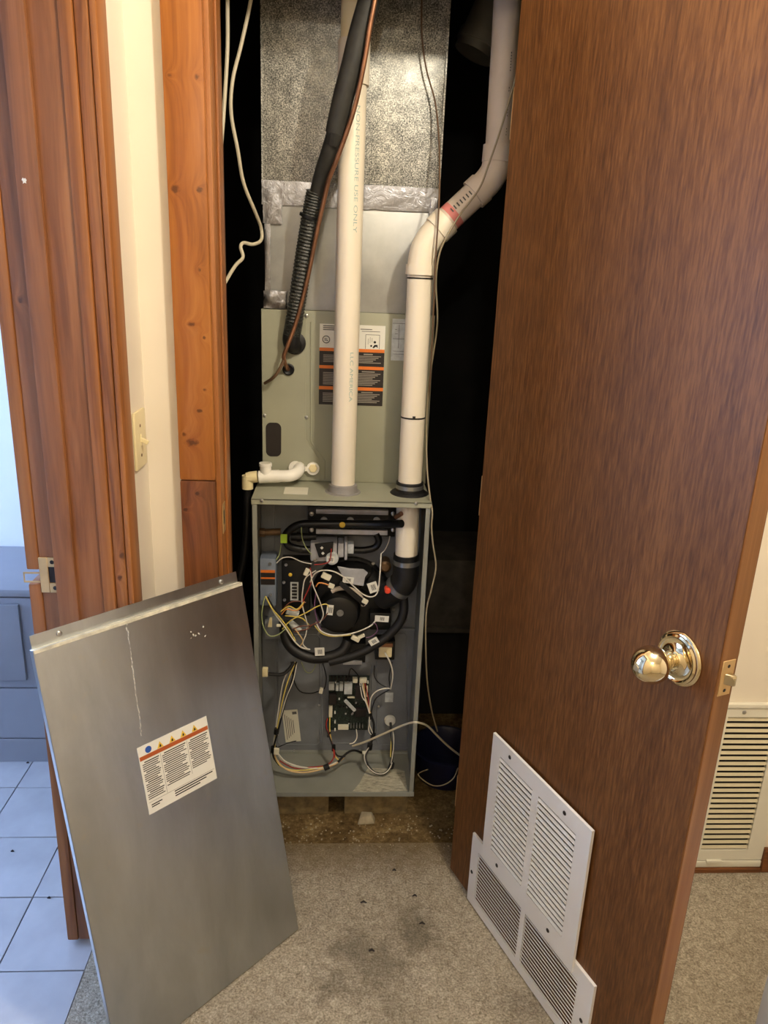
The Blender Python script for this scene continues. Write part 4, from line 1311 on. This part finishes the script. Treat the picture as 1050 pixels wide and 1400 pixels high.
crumple('foil_tape', 0.014, 0.441, 1.628, 1.682, 0.1770, tr_, 22, 4, 0.0016)
crumple('foil_tape', 0.017, 0.062, 1.585, 1.665, 0.1755, tr_, 5, 6, 0.003)
crumple('foil_tape', 0.017, 0.075, 1.388, 1.430, 0.1750, tr_, 6, 5, 0.005)
crumple('foil_tape', 0.020, 0.034, 1.40, 1.62, 0.1785, tr_, 2, 12, 0.002)
crumple('foil_tape', 0.418, 0.440, 1.600, 1.660, 0.1755, tr_, 4, 6, 0.003)
pl = thing('supply_plenum', 'tall speckled galvanised supply plenum above the coil', 'duct', (0.226, 0.42, TT))
MB().box(0.0165, 0.4385, 0.178, 0.66, TT + 0.0005, CEIL - 0.002).build('body', M_galv, pl, bevel=0.0015)
MB().box(0.0145, 0.0175, 0.174, 0.20, TT + 0.012, CEIL - 0.002).build('corner_seam', M_galv, pl)
MB().box(0.4365, 0.4405, 0.172, 0.20, TT + 0.012, CEIL - 0.002).build('corner_seam', M_galv, pl)

# round branch duct high in the closet
bd = thing('branch_duct', 'shiny round branch duct in the dark top right of the closet', 'duct', tuple(A(668, 30, 0.42)))
mb = MB().tube([A(648, 75, 0.45), A(672, 22, 0.45), A(700, -40, 0.45)], 0.055, 24)
mb.build('pipe', M_sheet, bd, smooth=True)
mb = MB().tube([A(653, 64, 0.45), A(659, 50, 0.45)], 0.060, 24)
mb.build('collar', M_sheet, bd, smooth=True)
# low return duct in the dark
rd = thing('return_duct', 'dark return duct box low in the closet right of the furnace', 'duct', (0.68, 0.62, 0.35))
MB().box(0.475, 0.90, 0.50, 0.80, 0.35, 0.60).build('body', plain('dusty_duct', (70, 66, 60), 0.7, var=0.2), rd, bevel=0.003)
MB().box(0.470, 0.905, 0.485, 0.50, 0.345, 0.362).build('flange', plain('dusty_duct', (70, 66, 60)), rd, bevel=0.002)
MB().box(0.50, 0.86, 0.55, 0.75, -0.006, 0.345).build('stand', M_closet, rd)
# navy basin on the closet floor
bk = thing('plastic_basin', 'dark navy plastic basin on the closet floor beside the furnace', 'basin', (0.565, 0.215, -0.006))
MB().lathe((0.565, 0.215, -0.006), (0, 0, 1), [(0, 0.085), (0.004, 0.088), (0.095, 0.100), (0.098, 0.106), (0.103, 0.106), (0.104, 0.098), (0.098, 0.094), (0.010, 0.082)], 36).build('bowl', M_bucket, bk, smooth=True)

# ------------------------------------------------------------------ PVC intake pipe (middle)
PY = 0.082
pc = A(469, 660, PY)
PX = pc[0]
pt = A(486, 0, PY)
ip = thing('intake_pipe', 'cream PVC intake pipe rising from the middle of the furnace top', 'pipe', (PX, PY, FT))
def pmid(z):
    f_ = (z - 0.95) / (2.0 - 0.95)
    return (PX + (pt[0] - PX) * f_ * 0.9, PY, z)
ztop = 2.42
zc0, zc1 = A(492, 118, PY)[2], A(492, 56, PY)[2]
MB().tube([pmid(FT + 0.01), pmid(zc0 + 0.01)], 0.0302, 36).build('pipe', M_pvc, ip, smooth=True)
MB().tube([pmid(zc0), pmid(zc1)], 0.0352, 36).build('coupling', M_pvc, ip, bevel=0.002)
MB().tube([pmid(zc1 - 0.01), pmid(ztop)], 0.0302, 36).build('pipe', M_pvc_yellow, ip, smooth=True)
MB().lathe((PX, PY, FT), (0, 0, 1), [(0, 0.046), (0.0015, 0.045), (0.003, 0.039), (0.006, 0.0372), (0.020, 0.0360), (0.022, 0.033)], 36).build('flange_seal', plain('grey_rubber', (128, 124, 120), 0.5), ip, smooth=True)


def pipe_text(body, z_top, size, ang, mat, stretch=1.0):
    """lettering wrapped on the pipe, reading downwards"""
    v, f = text_geo(body, size)
    w_ = []
    for (x, y, z) in v:
        zz_ = z_top - x * stretch
        c = pmid(zz_)
        a = ang + (y - size * 0.35) / 0.0302
        w_.append((c[0] + 0.0306 * math.sin(a), c[1] - 0.0306 * math.cos(a), zz_))
    return MB().add(w_, f).build('print', mat, ip)


pipe_text('NON-PRESSURE USE ONLY', A(492, 147, PY)[2], 0.0135, 0.42, M_teal, 1.62)
pipe_text('LLC AMERICA', A(484, 480, PY)[2], 0.0125, 0.45, M_teal, 1.55)
mb = MB()
# clear tape patch and residue on the furnace top around the flange
q0, q1 = G(380, 664, FT), G(435, 677, FT)
MB().box(0.075, 0.135, 0.045, 0.110, FT + 0.0002, FT + 0.0008).build('tape_residue', M_paper_old, fu)
MB().prism([(0, 0), (0, 0.0001), (0.0001, 0)], 0, 0.0001)

# ------------------------------------------------------------------ PVC exhaust pipe (right)
EY = 0.085
xp = thing('exhaust_pipe', 'cream PVC exhaust pipe with two elbows right of the intake pipe', 'pipe', (0.40, EY, FT))
e0 = A(560, 664, EY)
e1 = A(574.5, 372, EY)
e2 = A(577, 346, EY)
e3 = A(600, 309, EY)
e4 = A(648, 265, EY)
e5 = A(672, 240, EY)
e6 = A(682, 205, EY)
e7 = A(700, -40, EY)
MB().tube([e0 - np.array([0, 0, 0.02]), e1], 0.0302, 36).build('pipe', M_pvc, xp, smooth=True)
mb = MB().tube([A(573, 388, EY), A(574.8, 362, EY), A(577.5, 345, EY), A(586, 325, EY), A(596, 312, EY), A(612, 298, EY)], [0.0348, 0.0348, 0.0345, 0.034, 0.0345, 0.0348], 36)
mb = MB()
mb.tube([A(574.6, 376, EY), A(575.5, 362, EY)], 0.0355, 36)
mb.tube([A(575.2, 368, EY), A(577.5, 350, EY), A(582, 336, EY), A(591, 322, EY), A(602, 311, EY)], 0.0325, 36, smooth=5)
mb.tube([A(597, 315, EY), A(611, 301, EY)], 0.0352, 36)
mb.build('elbow', M_pvc, xp, smooth=True)
MB().tube([A(604, 308, EY), A(655, 260, EY)], 0.0302, 36).build('pipe', M_pvc_grey, xp, smooth=True)
mb = MB()
mb.tube([A(647, 267, EY), A(659, 256, EY)], 0.0352, 36)
mb.tube([A(655, 260, EY), A(667, 248, EY), A(676, 234, EY), A(680, 218, EY), A(681.5, 205, EY)], 0.0325, 36, smooth=5)
mb.tube([A(679.8, 222, EY), A(682, 199, EY)], 0.0352, 36)
mb.build('elbow', M_pvc_grey, xp, smooth=True)
MB().tube([A(681.5, 206, EY), A(698, -60, EY)], 0.0302, 36).build('pipe', M_pvc_grey, xp, smooth=True)
MB().tube([A(614, 298.5, EY), A(622, 291, EY)], 0.0306, 36).build('pink_label', M_pink, xp, smooth=True)
def band(px, py, Y, dx, dy, r, mat, name, t):
    return MB().tube([A(px - dx, py - dy, Y), A(px + dx, py + dy, Y)], r, 28).build(name, mat, xp, smooth=True)
band(574.2, 380.5, EY, 0.05, -1.0, 0.0312, M_wire['black'], 'zip_tie', 0)
band(564.6, 570, EY, 0.05, -1.0, 0.0312, M_wire['black'], 'zip_tie', 0)
pp = A(566, 571, EY - 0.032)
MB().cbox(pp, 0.007, 0.004, 0.006).build('zip_tie_head', M_wire['black'], xp)
MB().lathe((e0[0], EY, FT), (0, 0, 1), [(0, 0.050), (0.003, 0.047), (0.006, 0.042), (0.008, 0.036), (0.030, 0.0348), (0.031, 0.031)], 32).build('vent_collar', M_rubber, xp, smooth=True)
MB().tube([(e0[0], EY, FT + 0.014), (e0[0], EY, FT + 0.024)], 0.0366, 28).build('hose_clamp', M_steel, xp, smooth=True)
# faint printing along the upper riser and the slanted length
mb = MB()
for (ya, yb) in ((72, 100), (120, 128), (150, 162), (176, 190)):
    for q in range(int((yb - ya) / 4)):
        py = ya + q * 4
        xc = 690 - (py - 80) * 0.068 + 8
        p = A(xc, py, EY - 0.0285)
        mb.cbox(p, 0.0045, 0.0006, 0.0035)
mb.build('print', M_ink, xp)
mb = MB()
for q in range(7):
    p = A(618 + q * 4.2, 287 - q * 3.9, EY - 0.0304)
    mb.cbox(p, 0.0030, 0.0006, 0.010, 0, -0.80)
mb.build('print', M_ink, xp)

# ------------------------------------------------------------------ condensate trap and hose
ct = thing('condensate_trap', 'white PVC condensate trap on the furnace top left of the intake pipe', 'pipe fitting', (0.05, 0.12, 0.96))
TY = 0.110
MB().tube([A(354, 652, TY), A(382, 651, TY)], 0.0165, 24).build('tee_body', M_pvc_white, ct, smooth=True)
mb = MB().tube([A(363.5, 650, TY), A(363, 635, TY)], 0.0145, 24)
mb.tube([A(363, 637, TY), A(363, 633, TY)], 0.0165, 24)
mb.build('tee_branch', M_pvc_white, ct, smooth=True)
MB().tube([A(363, 633.6, TY), A(363, 632.6, TY)], 0.0120, 20).build('plug', M_paper_old, ct, smooth=True)
mb = MB()
ptube(mb, [(381, 651, TY), (396, 650.5, TY), (405, 647, TY + 0.015), (409, 642, TY + 0.035), (409, 639, CF - 0.002)], 0.0155, 22, 5)
mb.build('return_bend', M_pvc_white, ct, smooth=True)
mb = MB().tube([A(352, 651.5, TY), A(343, 652.5, TY), A(338.5, 654, TY)], 0.0150, 22)
mb.tube([A(338.5, 650, TY), A(338.5, 668, TY)], 0.0145, 22)
mb.build('elbow', M_pvc_yellow, ct, bevel=0.0)
clip = MB()
clip.lathe(A(404, 639, CF - 0.004), (0, -1, 0), [(0, 0.0175), (0.008, 0.0175), (0.008, 0.0145)], 24)
clip.lathe(A(428, 640, CF - 0.004), (0, -1, 0), [(0, 0.0170), (0.008, 0.0170), (0.008, 0.0125)], 24)
a_, b_ = A(404, 639.5, CF - 0.004), A(428, 640, CF - 0.004)
clip.box(a_[0], b_[0], CF - 0.011, CF - 0.004, a_[2] - 0.007, a_[2] + 0.005)
clip.build('drain_port_plate', M_pvc_white, ct, smooth=True)
MB().lathe(A(428, 640, CF - 0.010), (0, -1, 0), [(0, 0.0125), (0.006, 0.0115), (0.007, 0.009)], 6).build('port_plug', M_pvc_yellow, ct)
mb = MB()
ptube(mb, [(338.5, 666, TY), (338, 690, TY), (337, 730, TY - 0.01), (333, 765, TY - 0.02), (326, 800, TY - 0.03), (322, 850, TY - 0.03), (330, 930, TY - 0.02)], 0.0098, 12, 6)
mb.build('drain_hose', M_rubber, smooth=True, label='black rubber drain hose hanging left of the furnace from the trap', cat='hose')

# ------------------------------------------------------------------ refrigerant lines
rl = thing('suction_line', 'thick black insulated refrigerant line slanting down into the coil cabinet', 'pipe', tuple(A(402, 465, 0.15)))
mb = MB()
ptube(mb, [(520, -55, -0.025), (505, 0, -0.015), (492, 45, -0.008), (481, 90, 0.0), (469, 135, 0.012), (458.5, 183, 0.03)], 0.0225, 20, 6)
mb.build('foam_sleeve', M_foam, rl, smooth=True)
mb = MB().tube([A(461, 180, 0.026), A(457, 197, 0.036)], [0.0225, 0.019], 14)
mb.build('torn_sleeve_end', M_foam, rl)
mb = MB()
ptube(mb, [(459, 180, 0.03), (449, 212, 0.052), (440, 240, 0.078), (434, 266, 0.10)], 0.0185, 18, 6)
mb.build('inner_sleeve', M_foam, rl, smooth=True)
# ribbed wrap
path = [(431.5, 262, 0.10), (424, 300, 0.115), (416.5, 345, 0.13), (409, 395, 0.14), (402, 440, 0.147), (399, 458, 0.15)]
cp = [A(*p) for p in path]
dense = []
for i in range(len(cp) - 1):
    for k in range(40):
        dense.append(cp[i] + (cp[i + 1] - cp[i]) * k / 40)
dense.append(cp[-1])
rr = [0.0212 + 0.0012 * math.sin(i * 1.55) for i in range(len(dense))]
MB().tube(dense, rr, 24).build('ribbed_wrap', M_wrap, rl, smooth=True)
MB().tube([A(424, 294, 0.114), A(423, 298, 0.115)], 0.0245, 20).build('zip_tie', M_wire['black'], rl, smooth=True)
mb = MB()
ptube(mb, [(400, 452, 0.15), (398, 464, 0.152), (400, 471, 0.158), (403, 473, 0.172)], [0.0215, 0.022, 0.021, 0.019], 18, 5)
mb.build('taped_end', M_rubber, rl, smooth=True)
mb = MB()
ptube(mb, [(520, -40, -0.045), (512.8, 0, -0.042), (506, 36, -0.036), (498, 86, -0.024), (484, 150, -0.005), (463.5, 210, 0.020), (450.7, 242, 0.044), (447, 256, 0.056), (433.5, 316, 0.092), (420.7, 380, 0.112), (405.7, 438, 0.122), (393, 473, 0.125), (388, 488, 0.13), (391, 500, 0.15), (394, 505, 0.172)], 0.0052, 10, 6)
mb.build('copper_line', M_copper, smooth=True, label='thin bare copper liquid line running alongside the insulated line', cat='pipe')
mb = MB()
ptube(mb, [(388, 492, 0.128), (382, 505, 0.125), (374, 516, 0.13), (362, 524, 0.16)], 0.0040, 8, 6)
mb.build('sensor_lead', M_cable_brown, smooth=True, label='short grey brown lead curling left below the refrigerant grommets', cat='cable')

# ------------------------------------------------------------------ loose cables
def cable(name, pts, r, mat, label):
    mb = MB()
    ptube(mb, pts, r, 8, 7)
    return mb.build(name, mat, smooth=True, label=label, cat='cable')


cable('cable', [(313, -60, 0.02), (311, 0, 0.02), (311, 60, 0.015), (308, 120, 0.0), (303, 190, -0.03), (298, 240, -0.05)], 0.0042, M_cable, 'straight cream cable at the upper left, vanishing behind the pine casing')
cable('cable', [(350, -50, 0.05), (343, 0, 0.05), (330, 60, 0.05), (318, 110, 0.04), (316, 155, 0.04), (325, 205, 0.05), (333, 250, 0.07), (349, 290, 0.11), (357, 312, 0.14), (357, 328, 0.13), (346, 334, 0.09), (333, 332, 0.07), (329, 338, 0.06), (332, 352, 0.05), (322, 363, 0.03), (309, 384, 0.0), (303, 397, -0.02)], 0.0040, M_cable, 'wavy cream cable kinked beside the duct at the upper left')
cable('thermostat_wire', [(576, -50, 0.14), (576.5, 0, 0.15), (577, 50, 0.155), (583, 95, 0.155), (595, 140, 0.15), (600, 190, 0.13), (601, 250, 0.09), (599, 300, 0.042), (596, 345, 0.042), (594.5, 382, 0.05), (592, 440, 0.07), (588, 520, 0.09), (584, 560, 0.11)], 0.0020, M_cable_brown, 'thin brown thermostat wire hanging down over the right side of the plenum')
cable('thermostat_wire', [(718, 84, 0.035), (707, 100, 0.035), (700, 125, 0.035), (685, 175, 0.036), (668, 225, 0.036), (655, 258, 0.036), (630, 292, 0.036), (610, 325, 0.038), (600, 350, 0.044), (596, 385, 0.06), (598, 430, 0.09), (596, 460, 0.11), (587, 520, 0.10), (583, 580, 0.095), (584, 640, 0.07), (588, 680, 0.02), (591, 700, -0.01), (590, 720, -0.012), (592, 745, -0.012), (596, 775, -0.012), (590, 805, -0.01), (583, 835, 0.0), (582, 880, 0.01), (584, 930, 0.03), (590, 970, 0.06), (598, 1000, 0.09)], 0.0021, M_cable_grey, 'grey thermostat cable trailing past both elbows and down the furnace side')
cable('thermostat_cable', [(482, 1020, .115), (500, 1014, .085), (525, 1003, .055), (550, 992, .025), (563, 988, -.008), (572, 988, -.014), (585, 993, 0.02), (600, 1008, 0.05), (615, 1022, 0.08), (628, 1032, 0.10), (640, 1040, 0.10)], 0.0030, M_cable, 'cream cable leading out of the furnace bottom to the right')
cable('thermostat_wire', [(626, 1050, 0.06), (620, 1064, 0.06), (607, 1073, 0.055), (592, 1074, 0.05), (578, 1066, 0.05), (572, 1058, 0.06), (585, 1052, 0.10)], 0.0018, M_cable_grey, 'thin grey wire loop hanging in front of the navy basin')

# ------------------------------------------------------------------ loose furnace access panel leaning on the door frame
BR = np.array(G(408, 1272, 0.0))
EE = np.array([-0.707, -0.707, 0.0])
MM = np.array([-0.707, 0.707, 0.0])
lean = math.radians(13.0)
U = math.cos(lean) * np.array([0, 0, 1.0]) + math.sin(lean) * MM
N = np.cross(-EE, U)           # local: x = -EE (left to right), z = U, y = z cross x
PWD, PH = 0.455, 0.845
X = -EE
Yv = np.cross(U, X)
origin = BR + EE * PWD + np.array([0, 0, 0.003])
mw = Matrix.Identity(4)
for i in range(3):
    mw[i][0], mw[i][1], mw[i][2], mw[i][3] = X[i], Yv[i], U[i], origin[i]
ap = thing('access_panel', 'bare metal furnace access panel leaning against the bathroom door frame', 'metal panel', matrix=mw)
mb = MB().box(0, PWD, 0, 0.0018, 0, PH)
mb.box(0, 0.0016, 0, 0.013, 0, PH).box(PWD - 0.0016, PWD, 0, 0.013, 0, PH).box(0, PWD, 0, 0.013, 0, 0.0016)
mb.build('sheet', M_panel, ap, bevel=0.0005, seg=1)
mb = MB().box(0.0, PWD, 0.0, 0.013, PH - 0.002, PH).box(0.001, PWD - 0.001, -0.0016, 0.0, PH - 0.0075, PH)
mb.build('folded_edge', plain('fold_highlight', (214, 210, 190), 0.4, metal=0.3, var=0.12, scale=40), ap, bevel=0.0006, seg=1)  # bright cream strip paints the highlight along the fold
mb = MB().box(0.004, PWD - 0.004, 0.0112, 0.0128, PH - 0.004, PH + 0.024)
mb.build('back_flange', M_panel, ap)
s = MB().lathe((0.055, 0.0112, PH + 0.012), (0, -1, 0), [(0, 0.0055), (0.003, 0.005), (0.004, 0.003)], 10).build('screw', M_screw, ap, smooth=True)
copies(s, [(PWD - 0.045, F[s.name][1], F[s.name][2])], ap)
# white drip streak
mb = MB()
x_, z_ = 0.178, PH - 0.004
while z_ > PH - 0.235:
    w_ = random.uniform(0.0005, 0.0020)
    h_ = random.uniform(0.002, 0.008)
    mb.cbox((x_ + random.uniform(-0.0015, 0.0015), -0.0002, z_ - h_ / 2), w_, 0.0006, h_)
    z_ -= h_ * random.uniform(0.9, 2.2)
    x_ -= 0.0004
mb.build('lime_streak', M_paper, ap)
mb = MB()
for i in range(7):
    mb.cbox((0.325 + random.uniform(-0.02, 0.02), -0.0002, PH - 0.075 + random.uniform(-0.012, 0.012)), random.uniform(.002, .006), 0.0006, random.uniform(.001, .003), 0, random.uniform(0, 3))
mb.build('paint_fleck', M_paper, ap)
# warning label on the panel
LX0, LX1, LZ0, LZ1 = 0.1515, 0.312, 0.4535, 0.594
lb = MB().box(LX0, LX1, -0.0009, -0.0001, LZ0, LZ1).build('warning_label', M_paper, ap, label='white warning label with orange band')
lw, lh = LX1 - LX0, LZ1 - LZ0
def R_(mb, a, b, c, d, y=-0.0012):
    mb.box(LX0 + lw * a, LX0 + lw * b, y, -0.0008, LZ0 + lh * (1 - d), LZ0 + lh * (1 - c))
mb = MB(); R_(mb, 0.01, 0.99, 0.145, 0.205); mb.build('orange_band', M_rust, lb)
c = (LX0 + lw * 0.14, -0.0009, LZ0 + lh * (1 - 0.085))
MB().lathe(c, (0, -1, 0), [(0, 0.0068), (0.0004, 0.0068)], 20).build('blue_symbol', M_blue, lb)
tris, marks = MB(), MB()
for a in (0.30, 0.47, 0.63, 0.80):
    x, z = LX0 + lw * a, LZ0 + lh * (1 - 0.14)
    tris.prism([(x - 0.0072, z), (x + 0.0072, z), (x, z + 0.0135)], -0.0013, -0.0009)
    marks.prism([(x - 0.0022, z + 0.0015), (x + 0.0024, z + 0.002), (x + 0.001, z + 0.0075), (x - 0.001, z + 0.0065)], -0.0016, -0.0013)
tris.build('hazard_triangles', M_yellow, lb)
marks.build('hazard_marks', M_inkdark, lb)
mb, md = MB(), MB()
for (a, b, n_) in ((0.03, 0.26, 19), (0.30, 0.64, 17), (0.68, 0.97, 15)):
    for j in range(n_):
        e = b - (b - a) * (0.25 if j % 5 == 4 else 0.05 * (j % 3))
        tgt = md if j % 5 == 0 else mb
        R_(tgt, a + (0.03 if j % 5 == 0 else 0), e, 0.235 + j * 0.030, 0.235 + j * 0.030 + 0.014)
R_(mb, 0.28, 0.283, 0.22, 0.82); R_(mb, 0.66, 0.663, 0.22, 0.74); R_(mb, 0.02, 0.98, 0.83, 0.833)
for j in range(3):
    R_(md, 0.38, 0.95 - 0.1 * j, 0.85 + j * 0.035, 0.866 + j * 0.035)
R_(md, 0.05, 0.2, 0.87, 0.885); R_(md, 0.05, 0.16, 0.90, 0.915)
mb.build('print', M_ink, lb)
md.build('print', M_inkdark, lb)

# ------------------------------------------------------------------ pale box made up for an unidentified edge at the lower right corner
q = A(1033, 1392, -0.72)
bx = thing('stand_in_box', 'pale bluish white box made up for an unidentified edge at the bottom right', 'box', (q[0] + 0.2, -0.87, 0))
MB().box(q[0], q[0] + 0.40, -1.02, -0.72, 0.001, 0.36).build('body', M_pale_box, bx, bevel=0.006)
MB().box(q[0] - 0.006, q[0] + 0.406, -1.026, -0.714, 0.362, 0.385).build('lid', M_pale_box, bx, bevel=0.006)

# ------------------------------------------------------------------ ceiling lamp over the door and added fill lamp (both out of view)
for i, (pos, wt, lab) in enumerate(((LAMP_POS, LAMP_W, 'warm glass dome ceiling lamp over the open closet door'), (FILL_POS, FILL_W, 'added fill lamp with a glass dome at the far end of the hall'))):
    cl = thing('ceiling_lamp', lab, 'lamp', (pos[0], pos[1], CEIL))
    MB().lathe((pos[0], pos[1], CEIL), (0, 0, -1), [(0, 0.09), (0.02, 0.09), (0.03, 0.07)], 32).build('lamp_base', M_lamp_base, cl, smooth=True)
    pr = [(0.03, 0.06)] + [(0.05 - 0.0 + 0.075 * (1 - math.cos(math.radians(a))) , 0.0) for a in ()]
    MB().lathe((pos[0], pos[1], CEIL - 0.03), (0, 0, -1), [(0, 0.085), (0.02, 0.088), (0.04, 0.078), (0.055, 0.055), (0.062, 0.02)], 32).build('lamp_dome', M_lampglow, cl, smooth=True)
    pl_ = point_light('lamp_light', (0, 0, -0.17), wt, (1.0, 0.89, 0.72), 0.05)
    pl_.parent = cl
